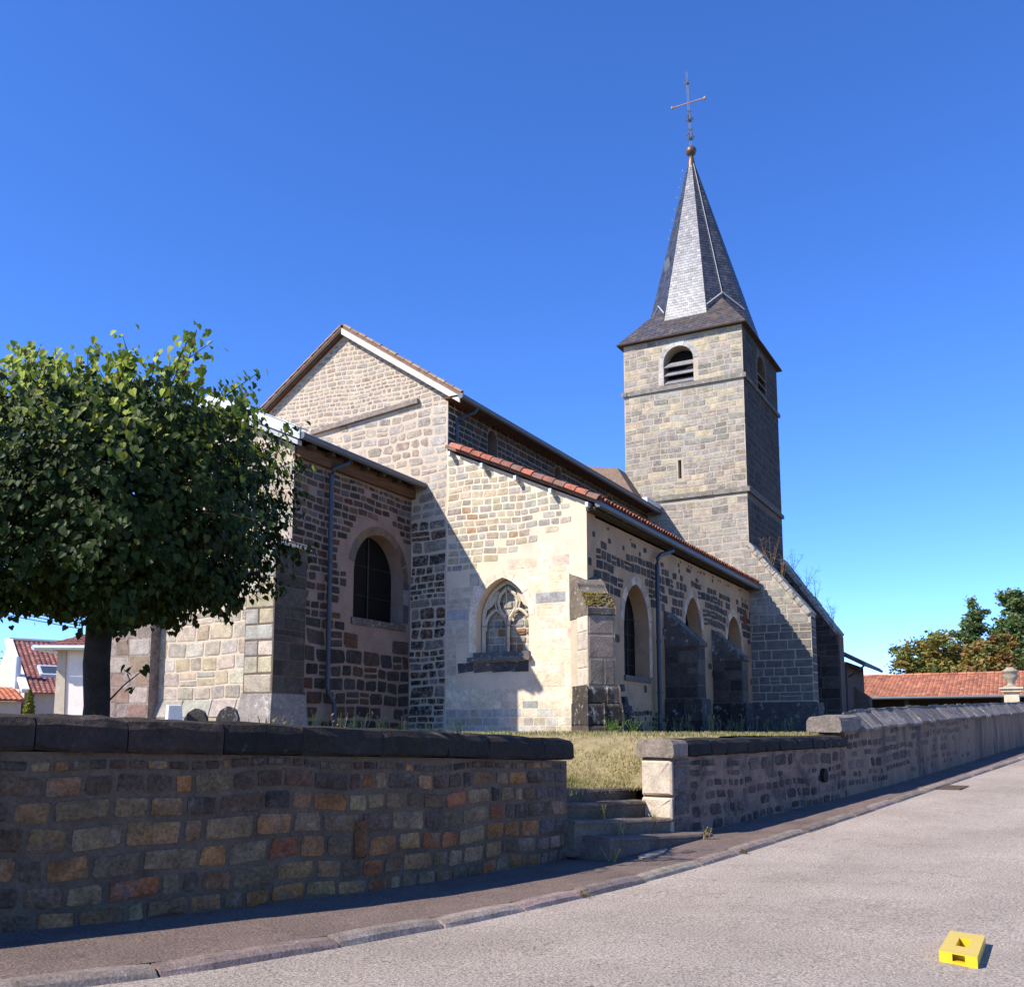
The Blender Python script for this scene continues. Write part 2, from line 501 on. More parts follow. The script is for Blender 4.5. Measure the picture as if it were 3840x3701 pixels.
class Line:
    def __init__(s, pts):
        s.p = pts; s.s = [0.]
        for a, b in zip(pts, pts[1:]): s.s.append(s.s[-1] + hypot(b[0] - a[0], b[1] - a[1]))
        s.L = s.s[-1]
    def at(s, t):
        t0 = t
        i = 0
        while i < len(s.s) - 2 and t > s.s[i + 1]: i += 1
        k = (t - s.s[i]) / (s.s[i + 1] - s.s[i])
        a, b = s.p[i], s.p[i + 1]
        return (a[0] + (b[0] - a[0]) * k, a[1] + (b[1] - a[1]) * k)
    def nrm(s, t):     # unit normal to the road side
        a, b = s.at(max(0, t - .35)), s.at(min(s.L, t + .35))
        dx, dy = b[0] - a[0], b[1] - a[1]; l = hypot(dx, dy)
        return (dy / l, -dx / l)
    def off(s, t, d):
        p, n = s.at(t), s.nrm(t)
        return (p[0] + n[0] * d, p[1] + n[1] * d)
LKB = Line(KB)
ROADDROP = .06
def strip(line, offs, ts, zf):
    mb = MB()
    for t in ts:
        for d in offs:
            x, y = line.off(t, d)
            mb.v.append((x, y, zf(x, y, d)))
    n = len(offs)
    mb.c = [(1, 1, 1)] * len(mb.v)
    mb.f = [(i * n + k, i * n + k + 1, (i + 1) * n + k + 1, (i + 1) * n + k) for i in range(len(ts) - 1) for k in range(n - 1)]
    return mb
ts = [i * .4 for i in range(int(LKB.L / .4) + 1)]
tag(strip(LKB, [.1, .3, .6, 1.2, 2.5, 4, 6, 8.5], ts, lambda x, y, d: hgt(x, y) - ROADDROP + .03 * min(1, max(0, d - .3) / 3)).build('road', 'asphalt', smooth=True), kind='structure')
tag(strip(LKB, [-3.2, -2.4, -1.8, -1.2, -.6, -.03], ts, lambda x, y, d: hgt(x, y) + .003).build('pavement', 'pavement', smooth=True), kind='structure')

kerb = thing('kerb', None, None, (9, 4.3, .3)); tag(kerb, kind='structure')
t = .3
while t < 62:
    L = rnd.uniform(1.0, 1.5) if t < 25 else 2.4
    prof = [(-.07, -.25), (-.07, -.004), (-.02, .014), (.07, .008), (.125, -.02), (.15, -.06), (.155, -.25)]
    mb = MB(); n = len(prof); k = 4
    jz = rnd.uniform(-.006, .008); jd = rnd.uniform(-.012, .012)
    for i in range(k + 1):
        tt = t + .012 + (L - .024) * i / k
        for d, z in prof:
            x, y = LKB.off(tt, d + jd)
            e = .012 if i in (0, k) and z > -.05 else 0
            mb.v.append((x, y, hgt(x, y) + z + jz - e))
    mb.c = [pick([(.22, .17, .14), (.25, .195, .16), (.19, .148, .122)], rnd)] * len(mb.v)
    mb.f = [(i * n + q, i * n + q + 1, (i + 1) * n + q + 1, (i + 1) * n + q) for i in range(k) for q in range(n - 1)]
    mb.f += [tuple(range(n)), tuple(k * n + q for q in range(n))]
    mb.build('kerb_stone', 'kerb', kerb)
    t += L

# drain grate let into the gutter by the kerb
dt = 0
while LKB.at(dt)[0] < 24.6: dt += .05
gr = thing('drain_grate', 'rusty iron drain grate set in the gutter beside the kerb', 'drain', (*LKB.off(dt, .4), hgt(*LKB.off(dt, .4)) - ROADDROP))
mb = MB()
for i in range(9):
    c0 = LKB.off(dt - .5 + i * .125, .16); c1 = LKB.off(dt - .5 + i * .125, .62)
    z = hgt(*c0) - ROADDROP + .0
    mb = MB(); mb.tube([(c0[0], c0[1], z), (c1[0], c1[1], z)], .026, 5, (.1, .06, .05)); mb.build('bar', 'wood_dark', gr)
mb = MB()
for d in (.14, .64): mb.tube([(*LKB.off(dt - .55, d), hgt(*LKB.off(dt, d)) - ROADDROP), (*LKB.off(dt + .55, d), hgt(*LKB.off(dt, d)) - ROADDROP + .0)], .026, 5)
mb.build('frame', 'wood_dark', gr)

# ------------------------------------------------------------------ churchyard lawn
def sstep(a, b, x):
    t = max(0, min(1, (x - a) / (b - a))); return t * t * (3 - 2 * t)
def lawnz(x, y):
    base = 1.90 + .03 * sstep(12, 30, x) + .012 * sin(x * 1.3 + y) + .01 * sin(y * 2.1)
    # dip to the head of the steps
    cx = 13.35 + .156 * (6.2 - y) * -1
    k = (1 - sstep(1.5, 3.2, abs(x - 13.6 - (y - 6.1) * .35))) * (1 - sstep(6.3, 10.4, y))
    base += .1 * sstep(20, 45, y)
    return base - .78 * k
def yardline(x):
    pts = WL + WR + WH[1:]
    for a, b in zip(pts, pts[1:]):
        if a[0] <= x <= b[0]: return a[1] + (b[1] - a[1]) * (x - a[0]) / (b[0] - a[0])
    return pts[0][1] if x < pts[0][0] else pts[-1][1]
xs = [-20, -12, -6, -3] + [i * .4 for i in range(0, 90)] + [37 + i * 2 for i in range(12)]
toff = [.30, .5, .75, 1., 1.3, 1.7, 2.1, 2.6, 3.2, 4, 5, 6.5, 8, 11, 15, 22, 32, 45, 60]
mb = MB()
for x in xs:
    b = yardline(x)
    for d in toff:
        dd = 1.1 + d * .15 if 11.5 < x < 14.5 and d < 1.3 else d
        mb.v.append((x, b + dd, lawnz(x, b + dd)))
n = len(toff)
mb.c = [(1, 1, 1)] * len(mb.v)
mb.f = [(i * n + k, i * n + k + 1, (i + 1) * n + k + 1, (i + 1) * n + k) for i in range(len(xs) - 1) for k in range(n - 1)]
tag(mb.build('lawn', 'lawn', smooth=True), kind='structure')

def blades(n, area, hr, pal, r, wr=(.004, .009)):
    mb = MB()
    for _ in range(n):
        x, y = area(r)
        z = lawnz(x, y) - .01
        h = r.uniform(*hr); w = r.uniform(*wr); a = r.uniform(0, 2 * pi); l = r.uniform(.1, .7) * h; b = r.uniform(0, 2 * pi)
        dx, dy = cos(a) * w, sin(a) * w; lx, ly = cos(b) * l, sin(b) * l
        mb.add([(x - dx, y - dy, z), (x + dx, y + dy, z), (x + lx * .4 + dx * .7, y + ly * .4 + dy * .7, z + h * .6), (x + lx * .4 - dx * .7, y + ly * .4 - dy * .7, z + h * .6), (x + lx, y + ly, z + h)],
               [(0, 1, 2, 3), (3, 2, 4)], pick(pal, r))
    return mb
DRY = [(.36, .28, .15), (.40, .32, .18), (.30, .25, .12), (.24, .22, .09), (.33, .28, .13)]
GRN = [(.10, .15, .03), (.14, .17, .04), (.22, .22, .07), (.08, .12, .03)]
def gaparea(r):
    y = 6.0 + 5.2 * r.random() ** 1.4
    c = 13.6 + (y - 6.1) * .38
    return (c + r.uniform(-2.3, 2.4), y)
rg = random.Random(3)
g1 = blades(26000, gaparea, (.025, .085), DRY, rg, (.004, .008))
g2 = blades(3500, lambda r: (r.uniform(12, 25.5), yardline(0) * 0 + r.uniform(9.2, 11.0)), (.03, .12), DRY + GRN, rg, (.006, .012))
def rwall(r):
    x = r.uniform(14.3, 30); return (x, yardline(x) + r.uniform(.35, 2.2))
g3 = blades(6000, rwall, (.03, .09), DRY + GRN, rg, (.005, .01))
def lwall(r):
    x = r.uniform(5.5, 12.2); return (x, yardline(x) + r.uniform(.45, 1.6))
g4 = blades(1800, lwall, (.05, .16), DRY[:2], rg, (.004, .008))
g5 = blades(900, lambda r: (r.gauss(12.75, .16), r.gauss(6.75, .16)), (.1, .26), GRN, rg, (.005, .01))
g6 = blades(500, lambda r: (r.uniform(13.2, 14.6), r.gauss(6.75, .12)), (.05, .14), GRN, rg, (.005, .01))
def yard(r):
    x = r.uniform(-2, 24); return (x, yardline(x) + .5 + 9.5 * r.random())
g7 = blades(16000, yard, (.03, .1), DRY, rg, (.006, .012))
for g in (g2, g3, g4, g5, g6, g7): 
    k = len(g1.v); g1.v += g.v; g1.c += g.c; g1.f += [tuple(i + k for i in f) for f in g.f]
tag(g1.build('grass', 'grass'), 'dry straw-coloured grass of the churchyard lawn', 'grass', kind='stuff')
print('terrain done')

# ------------------------------------------------------------------ retaining walls
def wall_frame(line, ztop, H):
    """u = arc length, v in 0..H mapped between pavement and wall top"""
    def fn(u, v, d):
        uu = max(0, min(line.L, u))
        p = line.at(uu); n = line.nrm(uu)
        zb = hgt(*p) - .04
        z = zb + (ztop(uu) - zb) * v / H
        e = u - uu
        return (p[0] + n[0] * d - n[1] * e, p[1] + n[1] * d + n[0] * e, z)
    return fn
def lerp_tab(tab):
    def f(t):
        for (a, b), (c, d) in zip(tab, tab[1:]):
            if t <= c: return b + (d - b) * (t - a) / (c - a)
        return tab[-1][1]
    return f
def wall_core(line, fn, H, thick, mat_, parent, step=.5):
    mb = MB(); ns = max(2, int(line.L / step))
    for i in range(ns + 1):
        u = line.L * i / ns
        mb.v += [fn(u, -.15, 0), fn(u, H, 0), fn(u, H, -thick), fn(u, -.15, -thick)]
    mb.c = [(1, 1, 1)] * len(mb.v)
    for i in range(ns):
        for k in range(4):
            mb.f.append((i * 4 + k, i * 4 + (k + 1) % 4, (i + 1) * 4 + (k + 1) % 4, (i + 1) * 4 + k))
    mb.f += [(0, 1, 2, 3), tuple(ns * 4 + k for k in range(4))]
    return mb.build('wall_core', mat_, parent)
def coping_block(fn, u0, u1, v0, v1, d0, d1, col, r, k=3):
    """rounded long block lying on the wall; profile across, swept along"""
    mb = MB()
    h = v1 - v0
    prof = [(d0, v0), (d0 - .0, v0 + .72 * h), (d0 + .06, v1 - .05 * h), (d0 + .15, v1), (d1 - .15, v1 + .0), (d1 - .04, v1 - .09 * h), (d1, v1 - .3 * h), (d1 + .005, v0 + .12 * h), (d1 - .03, v0)]
    n = len(prof)
    off = [[r.uniform(-.014, .014) for _ in range(2)] for _ in range(n * (k + 1))]
    for i in range(k + 1):
        f = i / k; u = u0 + (u1 - u0) * f
        e = .97 if i in (0, k) else 1.
        for q, (d, v) in enumerate(prof):
            o = off[i * n + q]
            cd, cv = (d0 + d1) / 2, (v0 + v1) / 2
            mb.v.append(fn(u, cv + (v - cv) * e + o[0], cd + (d - cd) * e + o[1]))
    mb.c = [col] * len(mb.v)
    mb.f = [(i * n + q, i * n + (q + 1) % n, (i + 1) * n + (q + 1) % n, (i + 1) * n + q) for i in range(k) for q in range(n)]
    mb.f += [tuple(range(n)), tuple(k * n + q for q in range(n))]
    return mb

# --- left wall
LL = Line(WL)
sL = LL.s
ztL = lerp_tab([(0, 1.97), (sL[1], 1.93), (sL[2], 1.845), (sL[4], 1.775), (sL[5], 1.71), (sL[6], 1.61)])
HL = 1.35
fL = wall_frame(LL, ztL, HL)
lw = thing('retaining_wall', 'long brown stone retaining wall with blackened coping slabs, in shade beside the pavement', 'wall', (8.5, 6.2, .35))
wall_core(LL, fL, HL, .5, 'mortar_grey', lw)
PB = [(.30, .13, .045), (.25, .12, .048), (.20, .105, .048), (.085, .055, .036), (.30, .165, .07), (.25, .16, .08), (.11, .07, .042), (.25, .085, .034), (.20, .13, .07), (.15, .09, .05)]
r = random.Random(11)
def colL(u, v, r):
    c = pick(PB, r)
    if v > .8 and r.random() < .15 + (v - .8) * 1.3: c = mixc(c, (.045, .036, .03), .75)
    if u > LL.L - .6: c = mixc(c, (.13, .11, .11), .5)
    return c
def keepL(u, v, r): return True
hs = iter([.17, .19, .21, .215, .2, .19, .16] * 3)
sL_ = stones(fL, [(1.2, .02), (LL.L - .02, .02), (LL.L - .02, HL - .03), (1.2, HL - .03)], [], r, lambda v, r: next(hs) * r.uniform(.95, 1.05),
             lambda v, h, r: h * r.choice([.9, 1.3, 1.6, 1.9, 2.3, 1.5]), colL, gap=.028, depth=.014, ch=.17, jit=.24, mapv=wob)
# a few uprights set through two courses
for u, v0, v1, w in ((7.55, .5, .87, .17), (12.5, .36, .74, .16), (6.0, .75, 1.12, .15)):
    vs, fs, c = stone_piece(fL, u, u + w, v0, v1, .045, (.17, .075, .03), r, .1, .06); sL_.append((vs, fs, c, w * (v1 - v0)))
for vs, fs, c, a in sL_: MB().add(vs, fs, c).build('stone', 'stone_rough', lw)
u = .8
while u < LL.L - .05:
    L = r.uniform(.62, 1.15)
    if LL.L + .06 - (u + L) < .45: L = LL.L + .06 - u
    coping_block(fL, u + .005, u + L - .005, HL + .002, HL + .285 / ((ztL(u) - hgt(*LL.at(u))) / HL) * 1.0, -.56, .085, pick([(.026, .02, .015), (.032, .025, .019), (.023, .018, .014), (.04, .03, .022)], r), r, 4).build('coping_stone', 'coping', lw)
    u += L

# --- right low wall
LR = Line(WR)
ztR = lerp_tab([(0, 1.60), (LR.L, 1.67)])
HR = 1.2
fR = wall_frame(LR, ztR, HR)
rw = thing('boundary_wall', 'low pinkish rubble wall with pale end pillar and dark coping, beside the steps', 'wall', (17.8, 4.4, .5))
wall_core(LR, fR, HR, .52, 'mortar_pink', rw)
PR = [(.05, .04, .035), (.08, .06, .05), (.10, .072, .06), (.065, .05, .044), (.14, .098, .083)]
r = random.Random(12)
sR = stones(fR, [(.5, .02), (LR.L, .02), (LR.L, HR - .04), (.5, HR - .04)], [], r, lambda v, r: r.uniform(.15, .26), lambda v, h, r: h * r.uniform(.9, 2.2), lambda u, v, r: pick(PR, r), gap=.055, depth=.012, ch=.3, jit=.3,
            keep=lambda u, v, r: r.random() < .78, mapv=wob)
sR += stones(fR, [(.02, .02), (.48, .02), (.48, HR - .02), (.02, HR - .02)], [], r, lambda v, r: r.uniform(.3, .42), lambda v, h, r: .5, lambda u, v, r: pick([(.09, .075, .068), (.12, .095, .085)], r), gap=.02, depth=.02, ch=.1)
for vs, fs, c, a in sR: MB().add(vs, fs, c).build('stone', 'stone_rough', rw)
# pale dressed stones of the pillar end (face to the steps)
p0, n0 = LR.at(0), LR.nrm(0)
def fEnd(u, v, d):     # u across the wall thickness (0 front .. .52 back), d towards the steps
    x, y, z = fR(0, v, 0)
    return (x - n0[0] * u + n0[1] * d, y - n0[1] * u - n0[0] * d, z)
for v0, v1 in ((.02, .28), (.3, .62), (.64, 1.17)):
    vs, fs, c = stone_piece(fEnd, .0, .53, v0, v1, .06, (1, 1, 1), r, .07, .06)
    MB().add(vs, fs).build('pillar_stone', 'orange_lichen', rw)
u = -.1
first = True
while u < LR.L - .05:
    L = .5 if first else r.uniform(.5, .85)
    if LR.L - (u + L) < .35: L = LR.L - u
    c = (.20, .16, .125) if first else pick([(.019, .017, .016), (.024, .02, .018)], r)
    coping_block(fR, u + .018, u + L - .018, HR + .002, HR + .27 if not first else HR + .275, -.6, .07, c, r, 3).build('coping_stone', 'coping', rw)
    u += L; first = False
# --- drain hole (round stone spout)
q = fR(LR.L - 1.35, .62, 0)
mb = MB()
mb.tube([(q[0], q[1] + .02, q[2]), (q[0] + n0[0] * .07, q[1] + n0[1] * .07, q[2])], .14, 14)
mb.build('drain_spout', 'dark', rw)

# --- higher wall with stone-slate ridge
LH = Line(WH)
ztH = lerp_tab([(0, 1.98), (LH.s[1], 2.10), (LH.s[2], 2.33), (LH.s[3], 2.74), (LH.L, 3.3)])
HH = 1.5
fH = wall_frame(LH, ztH, HH)
hw = thing('boundary_wall', 'higher stained rendered wall capped with overlapping grey stone slates, climbing along the road', 'wall', (30, 2.3, 1))
wall_core(LH, fH, HH, .55, 'render_old', hw, 1.)
r = random.Random(13)
sH = stones(fH, [(.05, .2), (12, .2), (12, HH - .05), (.05, HH - .05)], [], r, lambda v, r: r.uniform(.16, .28), lambda v, h, r: h * r.uniform(1.0, 2.6), lambda u, v, r: mixc(pick(PR, r), (.17, .12, .10), min(.7, u * .05)), gap=.05, depth=.01, ch=.28, jit=.28, keep=lambda u, v, r: r.random() < .75 - u * .03, mapv=wob)
for vs, fs, c, a in sH: MB().add(vs, fs, c).build('stone', 'stone_rough', hw)
u = .75
while u < LH.L - .3:
    w = r.uniform(.35, .6)
    for side in (1, -1):
        a0, a1 = (.10, -.30) if side > 0 else (-.66, -.26)
        lo = -.06 + r.uniform(-.03, .02); hi = .36 + r.uniform(-.02, .02)
        t0 = r.uniform(0, .025)
        P = [fH(u - .03, HH + lo, a0), fH(u + w + .03, HH + lo + r.uniform(-.02, .02), a0), fH(u + w + .03, HH + hi, a1), fH(u - .03, HH + hi, a1)]
        up = Vector((0, 0, .05))
        mb = MB(); mb.hexa([tuple(Vector(p) + Vector((0, 0, t0))) for p in P] + [tuple(Vector(p) + up + Vector((0, 0, t0))) for p in P], pick([(.16, .135, .115), (.20, .17, .145), (.13, .112, .097)], r))
        mb.build('coping_slate', 'lauze', hw)
    u += w
coping_block(fH, -.42, .78, HH - .02, HH + .36, -.68, .09, (.17, .14, .115), r, 4).build('end_stone', 'coping', hw)
print('walls done')

# ------------------------------------------------------------------ steps
stp = thing('stone_steps', 'worn stone steps climbing from the pavement to the lawn between the two walls', 'steps', (13, 5.2, .4))
def sline(x, off): return 4.89 - .156 * (x - 11.72) + off
r = random.Random(5)
def step(x0, x1, off, ztop0, ztop1, zb, tread, nm='step', k=7, sag=.012):
    mb = MB()
    pr = 6
    for i in range(k + 1):
        f = i / k; x = x0 + (x1 - x0) * f
        y = sline(x, off) + r.uniform(-.014, .014); zt = ztop0 + (ztop1 - ztop0) * f - sag * sin(pi * f) + r.uniform(-.007, .007)
        mb.v += [(x, y + .03, zb), (x, y + .012, zt - .07), (x, y - .005, zt - .035), (x + .003, y + .02, zt - .008), (x + .003, y + .07, zt), (x + .15 * tread, y + tread, zt + .004), (x + .15 * tread, y + tread, zb)]
    n = 7
    mb.c = [pick([(.12, .093, .07), (.135, .105, .08), (.105, .082, .063)], r)] * len(mb.v)
    mb.f = [(i * n + q, i * n + (q + 1) % n, (i + 1) * n + (q + 1) % n, (i + 1) * n + q) for i in range(k) for q in range(n)]
    mb.f += [tuple(range(n)), tuple(k * n + q for q in range(n))]
    return mb.build(nm, 'step_stone', stp)
step(11.72, 14.62, 0, .65, .485, .2, .62)
step(11.6, 14.68, .42, .86, .69, .4, .62)
step(11.62, 14.42, .84, 1.06, .94, .6, .62)
step(11.5, 14.75, 1.26, 1.215, 1.115, .8, 1.0)
# pale broken slab on the pavement in front
mb = MB()
pts = [(12.0, 4.58), (12.15, 4.52), (12.5, 4.50), (12.85, 4.55), (12.95, 4.6), (12.6, 4.66), (12.3, 4.69), (12.08, 4.66)]
mb.prism(pts, lambda u, v, d: (u, v, hgt(u, v) + d), -.03, .028)
tag(mb.build('stone_slab', 'pale_slab', None, .012), 'pale broken flat stone slab lying on the pavement below the steps', 'slab')
print('steps done')
# ------------------------------------------------------------------ church
X0, YA, YN, YNN, YC, XC, XT, YT = 25.16, 11.11, 15.86, 24.14, 17.19, 19.56, 43.1, 11.05
XT2, YT2 = 49.9, 16.95
G0 = 1.6
ch = thing('church', 'old stone village church with square tower, slate spire and red tiled side aisle', 'church', (32, 15, 1.9))
ALL = []       # (stone, parent)
r = random.Random(21)
PLIT = [(.32, .275, .22), (.29, .255, .22), (.35, .295, .225), (.25, .215, .18), (.30, .24, .19), (.28, .25, .225), (.27, .20, .155)]
PDRK = [(.036, .031, .027), (.046, .038, .031), (.03, .026, .023), (.058, .039, .027), (.04, .036, .033), (.075, .037, .022)]  # blackened stone, darkened further in colour to deepen the shade
PTOW = [(.285, .255, .21), (.26, .237, .205), (.31, .265, .20), (.235, .212, .18), (.275, .25, .22), (.30, .26, .195), (.22, .197, .17)]
PASH = [(.36, .31, .24), (.38, .315, .215), (.32, .29, .25), (.345, .305, .255), (.37, .295, .195), (.29, .25, .20)]
PCRM = [(.72, .57, .40), (.69, .545, .38), (.74, .59, .425), (.68, .55, .40)]

# --- nave gable wall (east) ----------------------------------------------------
nave = slab([(YN, G0), (YN, 12.62), (20, 15.42), (YNN, 12.62), (YNN, G0)], [], FE(X0), .6).build('nave_gable', 'mortar_lit', ch)
def chroof(y): return 11.35 - .46 * abs(y - 20)
def keepN(u, v, r):
    return not (YC - .02 < u < 23. and v < chroof(u) + .02) and not (v < 12.62 and 12.05 < v + 0 and 17.0 < u < 21.2 and abs(v - (12.5 - (u - 17.02) * .096)) < .12)
def colN(u, v, r):
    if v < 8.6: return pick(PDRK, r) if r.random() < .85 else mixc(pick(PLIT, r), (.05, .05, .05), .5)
    c = pick(PLIT, r)
    if u < 16.5 and v < 12.4: c = mixc(c, (.40, .385, .36), .6)
    if 8.6 <= v < 9.6 and u < 17.4: c = mixc(c, (.15, .14, .13), .4)
    return mixc(c, (.43, .35, .265), .15)
for s in stones(FE(X0), [(YN + .02, 8.62), (YN + .02, 12.6), (20, 15.36), (YNN - .02, 12.6), (YNN - .02, 8.62)], [], r,
        lambda v, r: r.uniform(.12, .19) if v > 12.2 else r.uniform(.22, .36),
        lambda v, h, r: h * r.uniform(1.1, 2.6) if v > 12.2 else h * r.uniform(1.0, 2.2), colN, gap=.034, depth=.009, keep=keepN, ch=.26, jit=.3, mapv=wob2): ALL.append((s, nave))
for s in stones(FE(X0), [(YN + .02, 1.9), (YC - .01, 1.9), (YC - .01, 8.58), (YN + .02, 8.58)], [], r, lambda v, r: r.choice([.16, .2, .26, .34, .4]), lambda v, h, r: h * r.uniform(1.0, 2.2), colN, gap=.03, depth=.012, ch=.2, jit=.22, mapv=wob): ALL.append((s, nave))
mb = MB(); mb.prism([(16.95, 12.44), (16.95, 12.6), (21.3, 12.2), (21.3, 12.03)], FE(X0), -.05, .13, (.22, .18, .15)); mb.build('stone_moulding', 'stone_lichen', nave)

# --- nave south clerestory wall and north wall ---------------------------------
cw = [arch(27.7 + i * 5.2, 28.35 + i * 5.2, 11.2, 11.85) for i in range(3)]
ns = slab([(X0 + .6, 10.2), (XT + .1, 10.2), (XT + .1, 12.5), (X0 + .6, 12.5)], cw, FS(YN), .5).build('nave_side_wall', 'mortar_shade', ch)
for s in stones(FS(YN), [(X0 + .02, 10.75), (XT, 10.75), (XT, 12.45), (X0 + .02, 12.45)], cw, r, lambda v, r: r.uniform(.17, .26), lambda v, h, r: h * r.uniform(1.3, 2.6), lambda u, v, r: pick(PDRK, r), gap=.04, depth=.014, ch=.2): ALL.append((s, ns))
MB().box(X0 + .3, X0 + .65, YN + .002, YN + .5, 10.2, 12.48).build('wall_end', 'mortar_shade', ns)
for c in cw:
    mb = MB(); mb.prism(c, FS(YN), -.42, -.36); mb.build('pane', 'glass', ns)
MB().box(X0 + .6, XT + .1, YNN - .5, YNN, G0, 12.5).build('nave_side_wall', 'mortar_shade', ch)
MB().box(X0 + .6, XT, YN + .0, YN + .45, G0, 10.19).build('arcade_wall', 'mortar_shade', ch)

# --- nave roof -----------------------------------------------------------------
def slope_slab(x0, x1, y0, z0, y1, z1, th):
    d = Vector((0, y1 - y0, z1 - z0)).normalized(); nn = Vector((0, -d.z, d.y))
    if nn.z < 0: nn = -nn
    P = [(x0, y0, z0), (x1, y0, z0), (x1, y1, z1), (x0, y1, z1)]
    return MB().hexa(P + [tuple(Vector(p) + nn * th) for p in P], (.20, .12, .085))
nr = slope_slab(X0 - .22, XT + .05, 15.3, 12.33, 20, 15.5, .14).build('roof', 'tile', ch)
slope_slab(X0 - .22, XT + .05, 24.7, 12.33, 20.002, 15.5, .14).build('roof_slope', 'tile', nr)
# barge boards
for ya, yb, nm, m_ in ((15.28, 20., 'barge_board', 'wood_grey'), (24.72, 20., 'barge_board', 'wood_dark')):
    sl = 3.17 / 4.7
    mb = MB(); za, zb = 12.30, 15.48
    mb.prism([(ya, za - .16), (ya, za + .06), (yb, zb + .06), (yb, zb - (.16 if ya < 20 else .06))] if ya < 20 else [(ya, za - .06), (ya, za + .06), (yb, zb + .06), (yb, zb - .06)], FE(X0), .20, .25); mb.build(nm, m_, nr)
def canal(L, rad, n=6, taper=.82, th=.018):
    vs = []; fs = []
    for i, (x, rr) in enumerate(((0, rad), (L, rad * taper))):
        for q in (rr, rr - th):
            vs += [(x, q * cos(pi * k / n), q * sin(pi * k / n)) for k in range(n + 1)]
    m = n + 1
    for k in range(n):
        fs += [(k, k + 1, 2 * m + k + 1, 2 * m + k), (m + k, m + k + 1, 3 * m + k + 1, 3 * m + k), (k, k + 1, m + k + 1, m + k)]
    fs += [(0, m, 3 * m, 2 * m), (n, m + n, 3 * m + n, 2 * m + n)]
    return vs, fs
def tile_mesh(L, rad, col, name):
    vs, fs = canal(L, rad)
    me = bpy.data.meshes.new(name); me.from_pydata(vs, [], fs)
    ca = me.color_attributes.new('col', 'FLOAT_COLOR', 'POINT')
    ca.data.foreach_set('color', [x for _ in vs for x in (*col, 1)])
    me.materials.append(M['tile']); me.update(); return me
PT = [(.36, .12, .07), (.30, .10, .06), (.24, .10, .07), (.40, .15, .09), (.20, .11, .085)]
TM = [tile_mesh(.46, .12, c, 'tile') for c in PT]
TMV = [tile_mesh(.47, .18, c, 'tile') for c in PT]
PT2 = [(.30, .20, .14), (.25, .17, .125), (.33, .24, .17)]
TM2 = [tile_mesh(.36, .085, c, 'tile') for c in PT2]
def put_tile(me, p, dirv, parent, name='tile'):
    o = bpy.data.objects.new(name, me); COL.objects.link(o)
    d = Vector(dirv).normalized(); up = Vector((0, 0, 1)); y = up.cross(d).normalized(); z = d.cross(y)
    o.parent = parent
    mt = Matrix((d, y, z)).transposed()
    o.rotation_euler = mt.to_euler()
    o.location = Vector(p) - wloc(parent)
    return o
# verge tiles on the nave gable
for k in range(15):
    f = k / 15
    put_tile(TM2[k % 3], (X0 - .17, 15.25 + 4.7 * f, 12.46 + 3.17 * f + r.uniform(-.01, .01)), (0, 4.7, 3.17), nr)
    put_tile(TM2[(k + 1) % 3], (X0 - .17, 24.75 - 4.7 * f, 12.46 + 3.17 * f), (0, -4.7, 3.17), nr)
for k in range(52):
    put_tile(TM2[k % 3], (X0 - .24 + k * .345, 20, 15.60 + r.uniform(-.008, .012)), (1, 0, .03), nr, 'ridge_tile')
# gutter of the nave and its short downpipe
gy = 15.22
MB().tube([(X0 - .3, gy, 12.34), (XT - .02, gy, 12.26)], .095, 10).build('gutter', 'zinc', nr)
MB().box(X0 - .25, XT, gy + .1, YN - .0, 12.34, 12.40).build('soffit', 'wood_brown', nr)
dp = MB(); dp.tube([(25.95, gy, 12.3), (25.9, gy + .1, 12.1), (25.55, YN - .12, 11.85), (25.52, YN - .12, 11.75), (25.52, YN - .12, 11.0)], .055, 8); dp.build('downpipe', 'steelpipe', nr)
MB().box(41.2, 43.05, 15.16, 15.42, 12.40, 12.62).build('flashing', 'zinc_pale', nr)
# raised roof piece against the tower
mb = MB(); mb.prism([(16.1, 13.0), (16.95, 14.42), (18.2, 14.62), (19, 14.9), (20, 15.5), (20, 12.9)], lambda u, v, d: (42.0 + d, u, v), 0, 1.12, (.24, .17, .13)); mb.build('roof_saddle', 'tile', nr)

# --- aisle east wall -------------------------------------------------------------
wE = arch(12.99, 14.79, 4.30, 5.35, 6.55)
slA = .4545
aE = slab([(YA, G0), (YA, 8.56), (YN - .003, 10.72), (YN - .003, G0)], [wE], FE(X0 - .012), .6).build('aisle_gable', 'plaster_cream', ch)
fa = FE(X0 - .012)
hole_pad = arch(12.75, 15.02, 3.75, 5.35, 6.82)
def colR(u, v, r):
    c = pick([(.37, .32, .25), (.33, .30, .255), (.40, .325, .23), (.30, .27, .225), (.38, .31, .21), (.36, .315, .255)], r)
    if r.random() < .03: c = (.33, .20, .12)
    return c
for s in stones(fa, [(11.15, 8.06), (12, 7.75), (13.2, 7.35), (14.3, 6.95), (15.83, 6.6), (15.83, 10.66), (11.15, 8.5)], [], r, lambda v, r: r.uniform(.19, .25), lambda v, h, r: h * r.uniform(1.1, 2.3), colR, gap=.026, depth=.008, ch=.16, jit=.2, mapv=wob,
        keep=lambda u, v, r: u > 12.0 + r.uniform(-.6, .2) and r.random() < .97): ALL.append((s, aE))
def colA(u, v, r):
    if v < 2.75: return pick([(.40, .37, .31), (.46, .40, .29), (.36, .34, .31)], r)
    k = r.random()
    if k < .06: return pick([(.34, .33, .32), (.38, .35, .31)], r)
    if v < 3.7: return mixc(pick(PCRM, r), (.5, .44, .34), r.uniform(.1, .5))
    if u > 14.6: return mixc(pick(PCRM, r), (.42, .37, .30), r.uniform(.2, .7))
    return pick(PCRM, r)
